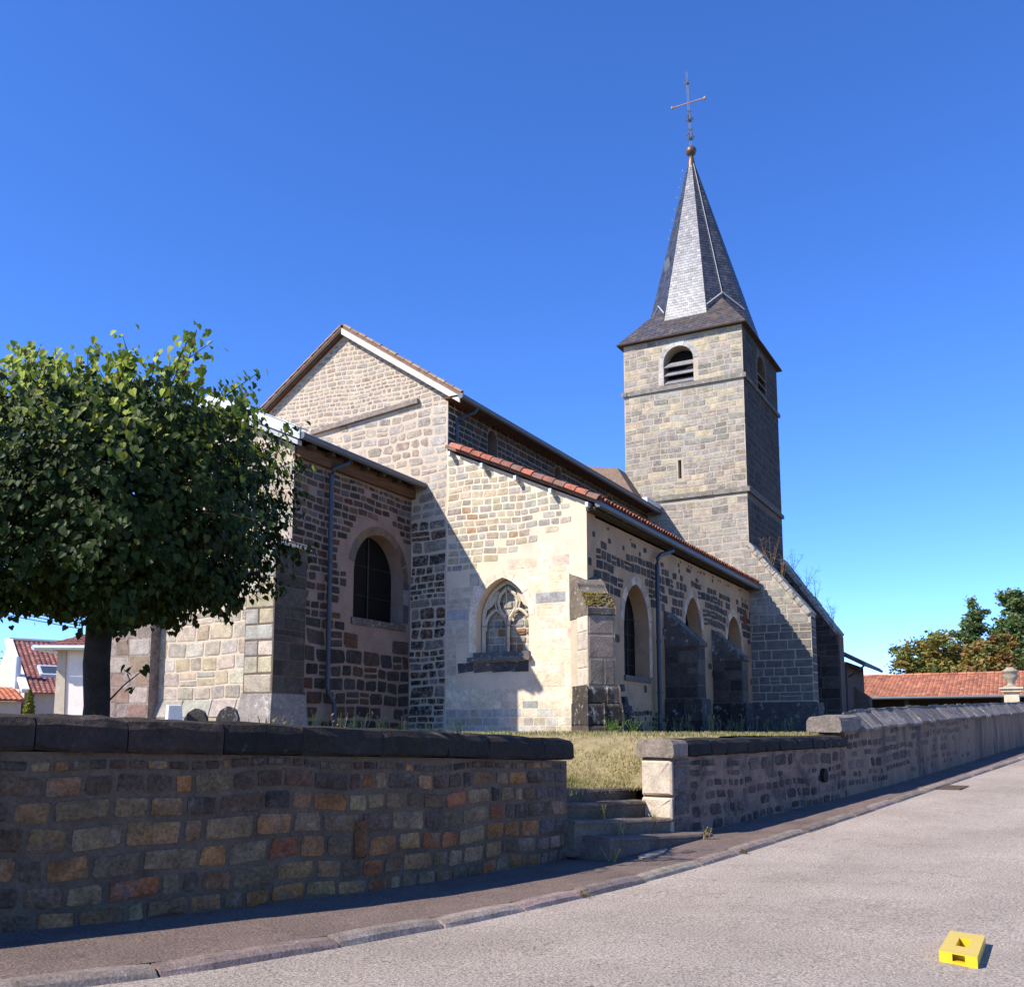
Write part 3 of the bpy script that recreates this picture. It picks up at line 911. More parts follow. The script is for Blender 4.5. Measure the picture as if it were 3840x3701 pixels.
def hA(v, r): return r.uniform(.2, .26) if v < 2.7 else r.uniform(.3, .42)
for s in stones(fa, [(11.13, 1.9), (15.83, 1.9), (15.83, 6.57), (14.3, 6.92), (13.2, 7.32), (12, 7.72), (11.13, 8.03)], [hole_pad, [(12.9, 3.6), (15.45, 3.6), (15.45, 4.32), (12.9, 4.32)]], r, hA, lambda v, h, r: h * r.uniform(1.3, 2.5), colA, gap=.014, depth=.004, ch=.06, jit=.03,
        keep=lambda u, v, r: u > 11.5 or v < 6): ALL.append((s, aE))
for q, pb in enumerate(ring(fa, wE[1:], .24, .012, r, [(.70, .57, .42), (.64, .52, .39)], step=3)): pb.build('arch_stone', 'stone', aE)
for i, (a, b) in enumerate(((13.0, 13.55), (13.57, 14.2), (14.22, 14.83), (14.86, 15.4))):
    MB().prism([(a, 3.72 + .02 * i), (b, 3.72), (b, 4.02), (a, 4.03)], fa, -.04, .03, pick([(.075, .07, .075), (.10, .09, .085)], r)).build('sill_stone', 'stone_lichen', aE)
MB().prism([(12.9, 4.05), (15.0, 4.05), (15.0, 4.17), (12.9, 4.17)], fa, -.3, .17, (.14, .125, .115)).build('sill', 'stone_lichen', aE)
MB().prism([(12.95, 4.17), (14.85, 4.17), (14.85, 4.32), (12.95, 4.32)], fa, -.35, .05, (.12, .11, .105)).build('sill', 'stone_lichen', aE)
# traceried window, blocked with rubble
tw = MB().prism(arch(13.0, 14.78, 4.31, 5.35, 6.54), fa, -.58, -.50).build('window', 'mortar_lit', aE)
for s in stones(lambda u, v, d: fa(u, v, d - .5), arch(13.02, 14.76, 4.33, 5.35, 6.5), [], r, lambda v, r: r.uniform(.2, .32), lambda v, h, r: h * r.uniform(.8, 1.6), lambda u, v, r: pick([(.25, .235, .19), (.20, .14, .10), (.29, .27, .22), (.25, .145, .08)], r), gap=.03, depth=.03): ALL.append((s, tw))
ft = lambda u, v, d=-.36: fa(u, v, d)
def rib(path, rad, nm='tracery_rib'):
    MB().tube([ft(u, v) for u, v in path], rad, 6, (1, 1, 1)).build(nm, 'limestone', tw)
ow = arch(13.07, 14.71, 4.31, 5.35, 6.46)
rib(ow[1:] + [ow[0]], .07)
cu = 13.89
rib([(cu, 4.31), (cu, 5.2)], .07, 'mullion')
for sgn in (-1, 1):
    c0, c1 = (cu + .03 * sgn, cu + .76 * sgn)
    lo, hi = min(c0, c1), max(c0, c1)
    rib(arch(lo, hi, 5.0, 5.1, 5.62)[1:], .05)
    rib([(cu, 5.2), (cu + .08 * sgn, 5.38), (cu + .27 * sgn, 5.62), (cu + .33 * sgn, 5.85), (cu + .25 * sgn, 6.08), (cu, 6.3)], .055)
    rib([(cu + .38 * sgn, 5.62), (cu + .43 * sgn, 5.85), (cu + .34 * sgn, 6.05)], .03)
MB().prism([(13.1, 5.6), (13.35, 5.75), (13.5, 5.95), (13.62, 6.2), (13.4, 6.15), (13.2, 5.9)], fa, -.42, -.36).build('spandrel', 'limestone', tw)
MB().prism([(14.68, 5.6), (14.43, 5.75), (14.28, 5.95), (14.16, 6.2), (14.38, 6.15), (14.58, 5.9)], fa, -.42, -.36).build('spandrel', 'limestone', tw)
MB().tube([fa(13.03, 5.12, -.27), fa(14.75, 5.14, -.27)], .012, 5).build('iron_bar', 'iron', tw)
MB().tube([fa(cu, 4.33, -.27), fa(cu, 6.4, -.27)], .012, 5).build('iron_bar', 'iron', tw)

# --- aisle south wall ------------------------------------------------------------
W1, W2, W3 = arch(27.9, 30.1, 3.7, 5.35, 6.65), arch(33.85, 35.85, 3.95, 5.6, 6.95), arch(39.35, 41.45, 4.1, 5.6, 6.8)
WS = [W1, W2, W3]
aS = slab([(X0 + .58, G0), (XT + .02, G0), (XT + .02, 8.2), (X0 + .58, 8.2)], WS, FS(YA - .003), .7).build('aisle_wall', 'plaster_tan', ch)
MB().prism([(X0 - .008, G0), (X0 + .581, G0), (X0 + .581, 8.54), (X0 - .008, 8.54)], FS(YA), -.02, .003).build('wall_end', 'plaster_tan', aS)
wpad = [arch(27.55, 30.45, 3.5, 5.35, 7.0), arch(33.5, 36.2, 3.8, 5.6, 7.3), arch(39.0, 41.8, 3.95, 5.6, 7.15)]
def keepS(u, v, r):
    if v < 2.7: return r.random() < .55
    if 6.15 < v < 7.65 and u > 25.7: return r.random() < (.86 if v < 7.4 else .6)
    if v >= 7.65: return r.random() < .16
    return r.random() < .06
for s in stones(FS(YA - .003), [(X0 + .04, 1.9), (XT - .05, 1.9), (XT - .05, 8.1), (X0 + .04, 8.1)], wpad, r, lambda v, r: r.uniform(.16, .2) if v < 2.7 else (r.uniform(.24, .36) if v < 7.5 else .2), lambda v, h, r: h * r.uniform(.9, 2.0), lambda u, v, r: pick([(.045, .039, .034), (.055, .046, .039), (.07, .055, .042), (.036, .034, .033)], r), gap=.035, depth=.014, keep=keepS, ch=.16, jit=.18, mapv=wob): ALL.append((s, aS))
for a, b in ((.0, 0),): MB().prism([(41.95, 6.55), (42.5, 6.55), (42.5, 7.1), (41.95, 7.1)], FS(YA), -.03, .02, (.17, .045, .03)).build('red_stone', 'stone', aS)
for k, wv in enumerate(WS):
    for pb in ring(FS(YA - .003), wv[1:], .3, .014, r, [(.50, .36, .24), (.45, .33, .23), (.42, .32, .24)], step=2): pb.build('arch_stone', 'stone', aS)
    win = MB().prism(wv, FS(YA), -.55, -.50).build('window', 'glass', aS)
    c = (wv[0][0] + wv[1][0]) / 2
    for q in (-.36, .36): MB().tube([(c + q, YA + .47, wv[0][1]), (c + q, YA + .47, wv[0][1] + 2.3)], .02, 5).build('glazing_bar', 'wood_dark', win)
    for q in range(4): MB().tube([(wv[0][0] + .03, YA + .47, wv[0][1] + .4 + q * .5), (wv[1][0] - .03, YA + .47, wv[0][1] + .4 + q * .5)], .015, 5).build('glazing_bar', 'wood_dark', win)
    MB().prism([(wv[0][0] - .06, wv[0][1] - .16), (wv[1][0] + .06, wv[0][1] - .16), (wv[1][0] + .06, wv[0][1] - .004), (wv[0][0] - .06, wv[0][1] - .004)], FS(YA), -.48, .07, (.13, .105, .09)).build('sill', 'stone_lichen', aS)

# --- aisle roof -------------------------------------------------------------------
ar = slope_slab(X0 - .14, XT, 10.75, 8.45, YN + .02, 10.80, .1).build('aisle_roof', 'tile', ch)
ad = Vector((0, 5.3, 2.44)).normalized()
nT = 14
for k in range(nT):
    for j in range(3):
        p = Vector((X0 - .2 + j * .27, 10.64, 8.52)) + ad * (k * .385)
        p.z += (-.03 if j == 0 else .02) + r.uniform(-.012, .012)
        put_tile((TMV if j == 0 else TM)[r.randrange(5)], p, ad, ar)
k = 3
while X0 - .24 + k * .25 < XT - .1:
    for q in range(2):
        p = Vector((X0 - .24 + k * .25, 10.64, 8.53)) + ad * (q * .385)
        put_tile(TM[r.randrange(5)], p + Vector((r.uniform(-.01, .01), 0, r.uniform(-.01, .01))), ad, ar)
    k += 1
MB().tube([(X0 - .22, 10.66, 8.40), (XT - .05, 10.66, 8.30)], .1, 10).build('gutter', 'zinc', ar)
MB().box(X0 - .1, XT - .05, 10.8, YA - .02, 8.26, 8.36).build('soffit', 'wood_dark', ar)
for k in range(14): MB().tube([(X0 + .6 + k * 1.3, 10.66, 8.29), (X0 + .6 + k * 1.3, 10.95, 8.33)], .022, 5).build('gutter_bracket', 'zinc', ar)
for k in range(5):
    p = Vector((X0 - .28, 10.95, 8.36)) + ad * (k * 1.28)
    MB().box(p.x, p.x + .35, p.y, p.y + .09, p.z - .02, p.z + .12).build('purlin_end', 'zinc_pale', ar)
MB().tube([(31.55, 10.67, 8.30), (31.5, 10.7, 8.12), (30.75, 10.88, 7.88), (30.5, 10.9, 7.72), (30.45, 10.9, 7.5), (30.45, 10.9, 1.95)], .075, 9).build('downpipe', 'steelpipe', ar)
for z in (6.6, 4.9, 3.2): MB().tube([(30.45, 10.9, z), (30.45, 10.9, z + .08)], .095, 9).build('pipe_collar', 'steelpipe', ar)

# --- buttresses --------------------------------------------------------------------
def buttress(fn, prof, u0, u1, m_, parent, nm='buttress', col=(.1, .09, .08)):
    """prof in (d, z); fn(u, v, d)"""
    mb = MB()
    mb.prism(prof, lambda d, z, u: fn(u, z, d), u0, u1, col)
    return mb.build(nm, m_, parent, .015)
o_ = 1 / sqrt(2)
def fD(u, v, d): return (X0 + u * o_ - d * o_, YA - u * o_ - d * o_, v)
db = buttress(fD, [(-.4, G0), (1.0, G0), (1.0, 5.15), (-.4, 5.15)], -.39, .39, 'mortar_tower', ch)
for v0, v1, dpt, cl in ((3.22, 3.95, .02, 0), (3.97, 4.6, .02, 0), (4.62, 5.14, .02, 0)):
    for a, b in ((-.37, .05), (.07, .38)) if v0 < 3.5 else ((-.38, .38),):
        s = stone_piece(lambda u, v, d: fD(u, v, d + 1.0), a, b, v0, v1, .025, pick([(.19, .15, .115), (.21, .17, .13), (.16, .13, .10)], r), r, .06, .04); ALL.append(((*s, (b - a) * (v1 - v0)), db))  # front blocks darkened in colour to suggest grazing sun
fDs = lambda u, v, d: fD(-.39 - d, v, u)
for v0, v1 in ((3.22, 3.7), (3.72, 4.2), (4.22, 4.7), (4.72, 5.14)):
    s = stone_piece(fDs, .2, .98, v0, v1, .02, pick([(.5, .42, .33), (.42, .36, .29)], r), r, .06, .05); ALL.append(((*s, .3), db))
mb = MB(); mb.prism([(-.4, 5.16), (1.06, 5.16), (1.08, 5.34), (.35, 6.0), (.32, 6.1), (-.4, 6.5)], lambda d, z, u: fD(u, z, d), -.41, .41, (.13, .105, .08)); cap = mb.build('buttress_cap', 'stone_lichen', db, .02)
mb = MB()
for i in range(260):
    f = r.uniform(.25, .98); u = r.uniform(-.42, .42); d = .4 + (1.05 - .4) * f; z = 6.0 - (d - .35) * .9
    if r.random() < .35 and u > .1: continue
    q = r.uniform(.02, .055)
    c = fD(u, z + .005, d)
    mb.lathe(c, [(q, 0), (q * .8, q * .5), (q * .2, q * .7)], 6)
mb.build('moss', 'moss', cap, kind='stuff')
for v0, v1, e in ((1.65, 2.15, .26), (2.17, 2.72, .24), (2.74, 3.2, .14)):
    for a, b in ((-.51, -.02), (0, .51)) if v0 < 2.7 else ((-.48, .12), (.14, .48)):
        mb = MB(); mb.prism([(.0, v0), (1.0 + e, v0), (1.0 + e, v1 - .06), (1.0 + e - .05, v1), (0, v1)], lambda d, z, u: fD(u, z, d), a, b - .01, pick([(.055, .045, .038), (.07, .056, .047), (.042, .036, .031)], r)); mb.build('plinth_stone', 'stone_lichen', db, .03)
# south buttresses
for xb, zt, zo in ((31.6, 6.1, 4.95), (37.15, 5.95, 4.8)):
    sb = buttress(FS(YA), [(-.1, G0), (1.15, G0), (1.15, zo - .1), (-.1, zo - .1)], xb, xb + .8, 'mortar_dark', ch)
    mb = MB(); mb.prism([(-.1, zo - .09), (1.22, zo - .09), (1.24, zo + .02), (.0, zt), (-.1, zt)], lambda d, z, u: (u, YA - d, z), xb - .04, xb + .84, (.10, .088, .075)); mb.build('buttress_cap', 'stone_lichen', sb, .015)
    f2 = lambda u, v, d: (xb - d, YA - u, v)
    for s in stones(f2, [(.02, 3.1), (1.14, 3.1), (1.14, zo - .12), (.02, zo - .12)], [], r, lambda v, r: r.uniform(.35, .5), lambda v, h, r: r.uniform(.45, .8), lambda u, v, r: pick([(.075, .062, .052), (.10, .08, .066), (.05, .043, .038)], r), gap=.02, depth=.015, ch=.06, jit=.04): ALL.append((s, sb))
    f3 = lambda u, v, d: (u, YA - 1.15 - d, v)
    for s in stones(f3, [(xb + .01, 3.1), (xb + .79, 3.1), (xb + .79, zo - .12), (xb + .01, zo - .12)], [], r, lambda v, r: r.uniform(.35, .5), lambda v, h, r: .8, lambda u, v, r: pick([(.075, .062, .052), (.05, .043, .038)], r), gap=.02, depth=.015, ch=.06): ALL.append((s, sb))
    for v0, v1 in ((1.65, 2.3), (2.32, 3.05)):
        for a, b in ((.02, .66), (.68, 1.30)):
            mb = MB(); mb.prism([(xb - .12, v0), (xb + .92, v0), (xb + .92, v1 - .05), (xb + .88, v1), (xb - .08, v1), (xb - .12, v1 - .05)], lambda u, v, d: (u, YA - d, v), a, b, pick([(.055, .046, .04), (.04, .035, .032)], r)); mb.build('plinth_stone', 'stone_lichen', sb, .02)

# --- chancel -------------------------------------------------------------------------
wc = arch(22.25, 24.75, 5.25, 6.6)
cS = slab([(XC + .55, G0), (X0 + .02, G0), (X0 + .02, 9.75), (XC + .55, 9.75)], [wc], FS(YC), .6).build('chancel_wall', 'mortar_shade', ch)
MB().prism([(XC + .002, G0), (XC + .551, G0), (XC + .551, 9.6), (XC + .002, 9.6)], FS(YC), -.3, .0).build('wall_end', 'mortar_shade', cS)
wcp = arch(21.95, 25.05, 5.0, 6.6)
def keepC(u, v, r):
    e = ((u - 23.4) / 1.95) ** 2 + ((v - 6.4) / 2.1) ** 2
    return r.random() < (.22 if e < 1 else .97)
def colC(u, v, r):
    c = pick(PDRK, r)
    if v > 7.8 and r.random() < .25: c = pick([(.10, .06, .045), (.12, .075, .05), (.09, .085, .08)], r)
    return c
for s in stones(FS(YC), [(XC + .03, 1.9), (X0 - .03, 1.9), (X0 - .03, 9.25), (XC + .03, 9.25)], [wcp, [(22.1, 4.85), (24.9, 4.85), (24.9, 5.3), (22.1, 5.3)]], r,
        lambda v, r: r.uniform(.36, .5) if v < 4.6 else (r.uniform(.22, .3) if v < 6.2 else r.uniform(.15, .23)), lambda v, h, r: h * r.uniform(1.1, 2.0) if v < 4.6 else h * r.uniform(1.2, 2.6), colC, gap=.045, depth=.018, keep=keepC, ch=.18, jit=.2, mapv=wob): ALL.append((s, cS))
for pb in ring(FS(YC), wc[1:-1], .3, .012, r, [(.17, .11, .06), (.12, .10, .085), (.14, .095, .06)], step=3): pb.build('arch_stone', 'stone', cS)
for v0, v1, cl in ((5.3, 5.85, (.07, .075, .085)), (5.88, 6.35, (.20, .195, .19)), (6.37, 6.58, (.06, .06, .062))):
    MB().prism([(24.76, v0), (25.05, v0), (25.05, v1), (24.76, v1)], FS(YC), -.2, .012, cl).build('jamb_stone', 'stone', cS)
win = MB().prism(wc, FS(YC), -.52, -.46).build('window', 'glass', cS)
MB().tube([(23.5, YC + .43, 5.26), (23.5, YC + .43, 7.8)], .025, 6).build('glazing_bar', 'wood_dark', win)
for z in (6.0, 6.9): MB().tube([(22.3, YC + .44, z), (24.7, YC + .44, z)], .008, 5).build('glazing_bar', 'wood_dark', win)
MB().prism([(22.15, 5.05), (24.85, 5.05), (24.85, 5.245), (22.15, 5.245)], FS(YC), -.45, .05, (.10, .085, .075)).build('sill', 'stone_lichen', cS)
MB().box(XC + .05, X0 - .02, YC - .16, YC - .002, 9.3, 9.62).build('wall_plate', 'wood_brown', cS)
for k in range(7): MB().box(XC + .3 + k * .8, XC + .44 + k * .8, YC - .4, YC - .165, 9.55, 9.68).build('rafter_end', 'wood_dark', cS)

cE = slab([(YC + .002, G0), (YC + .002, 9.62), (20, 10.92), (22.8, 9.62), (22.8, G0)], [], FE(XC), .55).build('chancel_gable', 'mortar_lit', ch)
def colE(u, v, r):
    c = pick(PASH, r)
    return mixc(c, (.45, .37, .28), .1)
for s in stones(FE(XC), [(YC + .02, 2.85), (YC + .02, 9.58), (20, 10.84), (22.78, 9.58), (22.78, 2.85)], [], r, lambda v, r: r.uniform(.36, .52), lambda v, h, r: h * r.uniform(1.0, 1.9), colE, gap=.028, depth=.014, ch=.11, jit=.1, mapv=wob): ALL.append((s, cE))
for i, (a, b) in enumerate(((17.85, 18.9), (18.92, 19.8), (19.82, 20.9), (20.92, 21.9))):
    for v0, v1 in ((1.6, 2.35), (2.37, 2.83)):
        mb = MB(); mb.prism([(-.1, v0), (.16, v0), (.16 if v1 < 2.5 else .02, v1), (-.1, v1)], lambda d, z, u: (XC - d, u, z), a, b, pick(PASH[:4], r)); mb.build('plinth_stone', 'stone', cE, .01)
MB().box(XC, X0, 22.25, 22.8, G0, 9.6).build('chancel_wall', 'mortar_shade', ch)
cr = slope_slab(XC - .3, X0, 16.75, 9.68, 20, 11.18, .1).build('chancel_roof', 'slate', ch)
slope_slab(XC - .3, X0, 23.25, 9.68, 20.002, 11.18, .1).build('roof_slope', 'slate', cr)
for ya, yb in ((16.72, 20.0), (23.28, 20.0)):
    mb = MB(); mb.prism([(ya, 9.64), (ya, 9.95), (yb, 11.45), (yb, 11.14)], FE(XC), .30, .36); mb.build('verge_band', 'zinc_pale', cr)
    mb = MB(); mb.prism([(ya + (.12 if ya < 20 else -.12), 9.52), (ya + (.12 if ya < 20 else -.12), 9.66), (yb, 11.13), (yb, 10.98)], FE(XC), .12, .29); mb.build('verge_board', 'lead', cr)
for ya in (16.72, 23.28):
    mb = MB(); s_ = 1 if ya < 20 else -1
    mb.hexa([(XC - .36, ya, 9.93), (XC + .0, ya, 9.93), (XC + .0, 20, 11.43), (XC - .36, 20, 11.43), (XC - .36, ya, 9.97), (XC + .0, ya, 9.97), (XC + .0, 20, 11.47), (XC - .36, 20, 11.47)]); mb.build('verge_cap', 'zinc_pale', cr)
MB().tube([(XC - .32, 16.68, 9.74), (X0 + .3, 16.68, 9.68)], .1, 10).build('gutter', 'zinc', cr)
MB().tube([(21.35, 16.7, 9.68), (21.33, 16.72, 9.5), (20.98, 17.0, 9.28), (20.94, 17.02, 9.1), (20.98, 17.02, 3.2), (21.03, 17.02, 3.02), (21.22, 16.98, 2.75), (21.25, 16.98, 2.55), (21.25, 16.98, 1.9)], .07, 9).build('downpipe', 'steelpipe', cr)
for z in (8.2, 6.6, 5.0): MB().tube([(20.96, 17.02, z), (20.96, 17.02, z + .08)], .088, 9).build('pipe_collar', 'steelpipe', cr)
# chancel corner buttress
cb = MB().box(18.6, 19.8, YC - .35, YC + .62, G0, 6.72).build('buttress', 'mortar_dark', ch)
for s in stones(FS(YC - .35), [(18.61, 2.95), (19.79, 2.95), (19.79, 6.7), (18.61, 6.7)], [], r, lambda v, r: r.uniform(.3, .48), lambda v, h, r: r.choice([.4, .6, 1.2]), lambda u, v, r: pick([(.055, .044, .038), (.07, .057, .049), (.042, .036, .032)], r), gap=.022, depth=.014, ch=.05, jit=.04): ALL.append((s, cb))
for s in stones(FE(18.6), [(YC - .34, 2.95), (YC + .61, 2.95), (YC + .61, 6.7), (YC - .34, 6.7)], [], r, lambda v, r: r.uniform(.36, .5), lambda v, h, r: r.choice([.5, .97]), lambda u, v, r: pick(PASH, r), gap=.025, depth=.014, ch=.07): ALL.append((s, cb))
mb = MB(); mb.hexa([(18.52, YC - .45, 6.73), (19.88, YC - .45, 6.73), (19.88, YC + .7, 6.73), (18.52, YC + .7, 6.73), (18.7, YC - .3, 6.9), (19.8, YC - .3, 6.9), (19.8, YC + .6, 7.1), (18.9, YC + .6, 7.1)], (.30, .27, .23)); mb.build('buttress_cap', 'stone_lichen', cb)
mb = MB(); mb.hexa([(18.36, YC - .5, G0), (19.95, YC - .5, G0), (19.95, YC + .75, G0), (18.36, YC + .75, G0), (18.56, YC - .38, 2.93), (19.83, YC - .38, 2.93), (19.83, YC + .65, 2.93), (18.56, YC + .65, 2.93)], (.22, .19, .17)); mb.build('plinth', 'stone_lichen', cb)
# sacristy beside the chancel
sc = MB().box(XC - .35, X0, 21.92, 24.4, G0, 5.9).build('sacristy', 'rough_render', ch)
for s in stones(FE(XC - .35), [(21.95, 1.9), (24.38, 1.9), (24.38, 5.85), (21.95, 5.85)], [], r, lambda v, r: r.uniform(.36, .5), lambda v, h, r: h * r.uniform(1, 2), lambda u, v, r: pick([(.24, .19, .165), (.2, .16, .14), (.27, .22, .19), (.19, .13, .10)], r), gap=.02, depth=.006, ch=.08, keep=lambda u, v, r: r.random() < .75): ALL.append((s, sc))
mb = MB(); mb.hexa([(XC - .6, 21.9, 5.9), (X0, 21.9, 5.9), (X0, 24.7, 5.7), (XC - .6, 24.7, 5.7), (XC - .6, 21.9, 7.0), (X0, 21.9, 7.0), (X0, 24.7, 5.8), (XC - .6, 24.7, 5.8)], (.2, .12, .09)); mb.build('sacristy_roof', 'tile', sc)

# --- tower ----------------------------------------------------------------------------
bE = arch(13.42, 14.90, 18.45, 19.6)
slit = [(14.13, 13.8), (14.29, 13.8), (14.29, 14.7), (14.13, 14.7)]
tE = slab([(YT, G0), (YT, 20.85), (YT2, 20.85), (YT2, G0)], [bE, slit], FE(XT), .7).build('tower_wall', 'mortar_tower', ch)
def colT(u, v, r):
    c = pick(PTOW, r)
    if r.random() < .07: c = (.42, .35, .23)
    if u > 15.6 and v > 16.5 and r.random() < .5: c = mixc(c, (.48, .36, .23), .5)
    if v < 12: c = mixc(c, (.30, .285, .26), .45)
    return c
for s in stones(FE(XT), [(YT + .015, 8.0), (YT + .015, 20.78), (YT2 - .015, 20.78), (YT2 - .015, 8.0)], [arch(13.2, 15.12, 18.4, 19.6), [(14.08, 13.75), (14.34, 13.75), (14.34, 14.75), (14.08, 14.75)], [(11, 18.22), (17, 18.22), (17, 18.42), (11, 18.42)], [(11, 12.82), (17, 12.82), (17, 13.02), (11, 13.02)]], r,
        lambda v, r: r.uniform(.25, .34) if v > 12.9 else r.uniform(.3, .4), lambda v, h, r: h * r.uniform(1.1, 2.6), colT, gap=.024, depth=.009, ch=.12, jit=.14, mapv=wob): ALL.append((s, tE))
for pb in ring(FE(XT), bE[1:], .24, .015, r, [(.42, .40, .36), (.38, .36, .32)], step=3): pb.build('arch_stone', 'stone', tE)
bS = arch(45.8, 47.4, 18.45, 19.6)
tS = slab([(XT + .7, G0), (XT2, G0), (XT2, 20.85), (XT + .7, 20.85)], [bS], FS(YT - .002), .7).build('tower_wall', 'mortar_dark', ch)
MB().prism([(XT + .002, G0), (XT + .701, G0), (XT + .701, 20.85), (XT + .002, 20.85)], FS(YT - .002), -.3, 0).build('wall_end', 'mortar_dark', tS)
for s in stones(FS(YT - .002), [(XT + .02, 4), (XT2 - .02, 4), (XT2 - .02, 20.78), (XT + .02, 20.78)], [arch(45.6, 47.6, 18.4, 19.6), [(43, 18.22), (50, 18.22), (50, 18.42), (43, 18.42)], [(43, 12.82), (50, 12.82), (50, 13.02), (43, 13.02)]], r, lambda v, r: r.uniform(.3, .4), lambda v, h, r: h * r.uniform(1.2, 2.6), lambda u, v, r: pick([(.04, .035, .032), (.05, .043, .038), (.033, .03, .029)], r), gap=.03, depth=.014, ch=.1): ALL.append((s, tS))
MB().box(XT + .7, XT2, YT2 - .6, YT2 + .004, G0, 20.83).build('tower_wall', 'mortar_tower', ch)
MB().box(XT2 - .6, XT2 + .004, YT, YT2, G0, 20.82).build('tower_wall', 'mortar_tower', ch)
for z in (18.24, 12.84):
    k = 0; y = YT - .1
    while y < YT2 + .05:
        L = r.uniform(.7, 1.1); e = min(y + L, YT2 + .1)
        mb = MB(); mb.prism([(y, z), (e - .01, z), (e - .01, z + .16), (y, z + .16)], FE(XT), -.05, .1 + r.uniform(-.02, .02), (.2, .18, .15)); mb.build('string_course', 'stone_lichen', tE, .03)
        y = e
    MB().prism([(XT + .0, z + .002), (XT2 + .1, z + .002), (XT2 + .1, z + .158), (XT + .0, z + .158)], FS(YT), -.05, .1, (.1, .09, .08)).build('string_course', 'stone_lichen', tS, .03)
def louvers(fn, u0, u1, z0, n, par, dz):
    for i in range(n):
        z = z0 + i * dz
        mb = MB(); mb.prism([(-.32, z + .3), (-.28, z + .33), (.02, z + .03), (.0, z)], lambda d, q, u: fn(u, q, d), u0 + .01, u1 - .01); mb.build('louver_board', 'louver', par)
louvers(FE(XT), 13.42, 14.90, 18.48, 3, tE, .42)
louvers(FS(YT), 45.8, 47.4, 18.48, 3, tS, .42)
MB().box(XT + .72, XT + .76, 13.1, 15.2, 18.2, 20.6).build('belfry_backing', 'dark', tE)
MB().box(45.5, 47.7, YT + .72, YT + .76, 18.2, 20.6).build('belfry_backing', 'dark', tS)
MB().box(XT + .5, XT + .56, 14.0, 14.4, 13.7, 14.8).build('slit_backing', 'dark', tE)

# --- skirt roof and spire ---------------------------------------------------------------
CX_, CY_ = 46.5, 14.0
sp = thing  # keep name free
core = MB()
def slates(mb, A, B, C, D, rows, w, pal, r, lift=.02):
    """A,B lower edge, D,C upper edge"""
    A, B, C, D = map(Vector, (A, B, C, D))
    nn = (B - A).cross(D - A).normalized()
    cen = Vector((CX_, CY_, (A.z + C.z) / 2))
    if nn.dot((A + B) / 2 - cen) < 0: nn = -nn
    for i in range(rows):
        f0, f1 = i / rows, (i + 1.12) / rows
        if f1 > 1: f1 = 1
        a0, b0 = A.lerp(D, f0), B.lerp(C, f0); a1, b1 = A.lerp(D, f1), B.lerp(C, f1)
        L = (b0 - a0).length
        n = max(1, round(L / w)); sh = .5 * (i % 2)
        k = -sh
        while k < n:
            s0, s1 = max(0, k / n), min(1, (k + 1) / n)
            k += 1
            if s1 - s0 < .15 / n: continue
            g = .006 / max(.05, L)
            j = nn * (lift + r.uniform(-.002, .004)); jj = nn * .002
            p = [a0.lerp(b0, s0 + g) + j, a0.lerp(b0, s1 - g) + j, a1.lerp(b1, s1 - g) + jj, a1.lerp(b1, s0 + g) + jj]
            q = [a0.lerp(b0, s0 + g) - jj, a0.lerp(b0, s1 - g) - jj]
            mb.add(p + q, [(0, 1, 2, 3), (4, 5, 1, 0)], pick(pal, r))
ex0, ex1, ey0, ey1 = XT - .26, XT2 + .25, YT - .24, YT2 + .26
ze, zs = 20.86, 23.9
inx, iny = 1.05, 1.0
tx0, tx1, ty0, ty1 = CX_ - inx, CX_ + inx, CY_ - iny, CY_ + iny
skirt = MB().hexa([(ex0, ey0, ze), (ex1, ey0, ze), (ex1, ey1, ze), (ex0, ey1, ze), (tx0, ty0, zs), (tx1, ty0, zs), (tx1, ty1, zs), (tx0, ty1, zs)], (.10, .085, .085)).build('tower_roof', 'slate', ch)
PSK = [(.085, .07, .068), (.075, .066, .066), (.10, .08, .07), (.12, .088, .065), (.07, .064, .067)]
mb = MB()
E4 = [(ex0, ey0, ze), (ex1, ey0, ze), (ex1, ey1, ze), (ex0, ey1, ze)]; T4 = [(tx0, ty0, zs), (tx1, ty0, zs), (tx1, ty1, zs), (tx0, ty1, zs)]
for i in range(4): slates(mb, E4[i], E4[(i + 1) % 4], T4[(i + 1) % 4], T4[i], 22, .24, PSK, r)
mb.build('slates', 'slate', skirt, kind='stuff')
MB().hexa([(ex0 - .01, ey0 - .01, ze - .05), (ex1 + .01, ey0 - .01, ze - .05), (ex1 + .01, ey1 + .01, ze - .05), (ex0 - .01, ey1 + .01, ze - .05), (ex0 - .01, ey0 - .01, ze - .004), (ex1 + .01, ey0 - .01, ze - .004), (ex1 + .01, ey1 + .01, ze - .004), (ex0 - .01, ey1 + .01, ze - .004)]).build('eave_board', 'wood_dark', skirt)
zb, zt = 21.6, 31.6
TX, TY = 46.5, 14.3
R0 = 2.72 / cos(pi / 8); R1 = .17
def octp(k, R, c, z, tw=0): a = pi / 8 + k * pi / 4 + tw; return (c[0] + R * cos(a), c[1] + R * sin(a), z)
B8 = [octp(k, R0, (CX_, CY_), zb) for k in range(8)]; T8 = [octp(k, R1, (TX, TY), zt) for k in range(8)]
spire = MB().add(B8 + T8, [(i, (i + 1) % 8, 8 + (i + 1) % 8, 8 + i) for i in range(8)] + [tuple(range(8, 16))], (.05, .05, .055)).build('spire', 'slate', ch)
PSL = [(.05, .05, .053), (.043, .043, .046), (.057, .057, .06), (.038, .038, .041), (.066, .066, .069)]
mb = MB()
PSE = [tuple(q * 3.2 for q in c) for c in PSL]      # sun glint on the east facet put into a paler slate colour
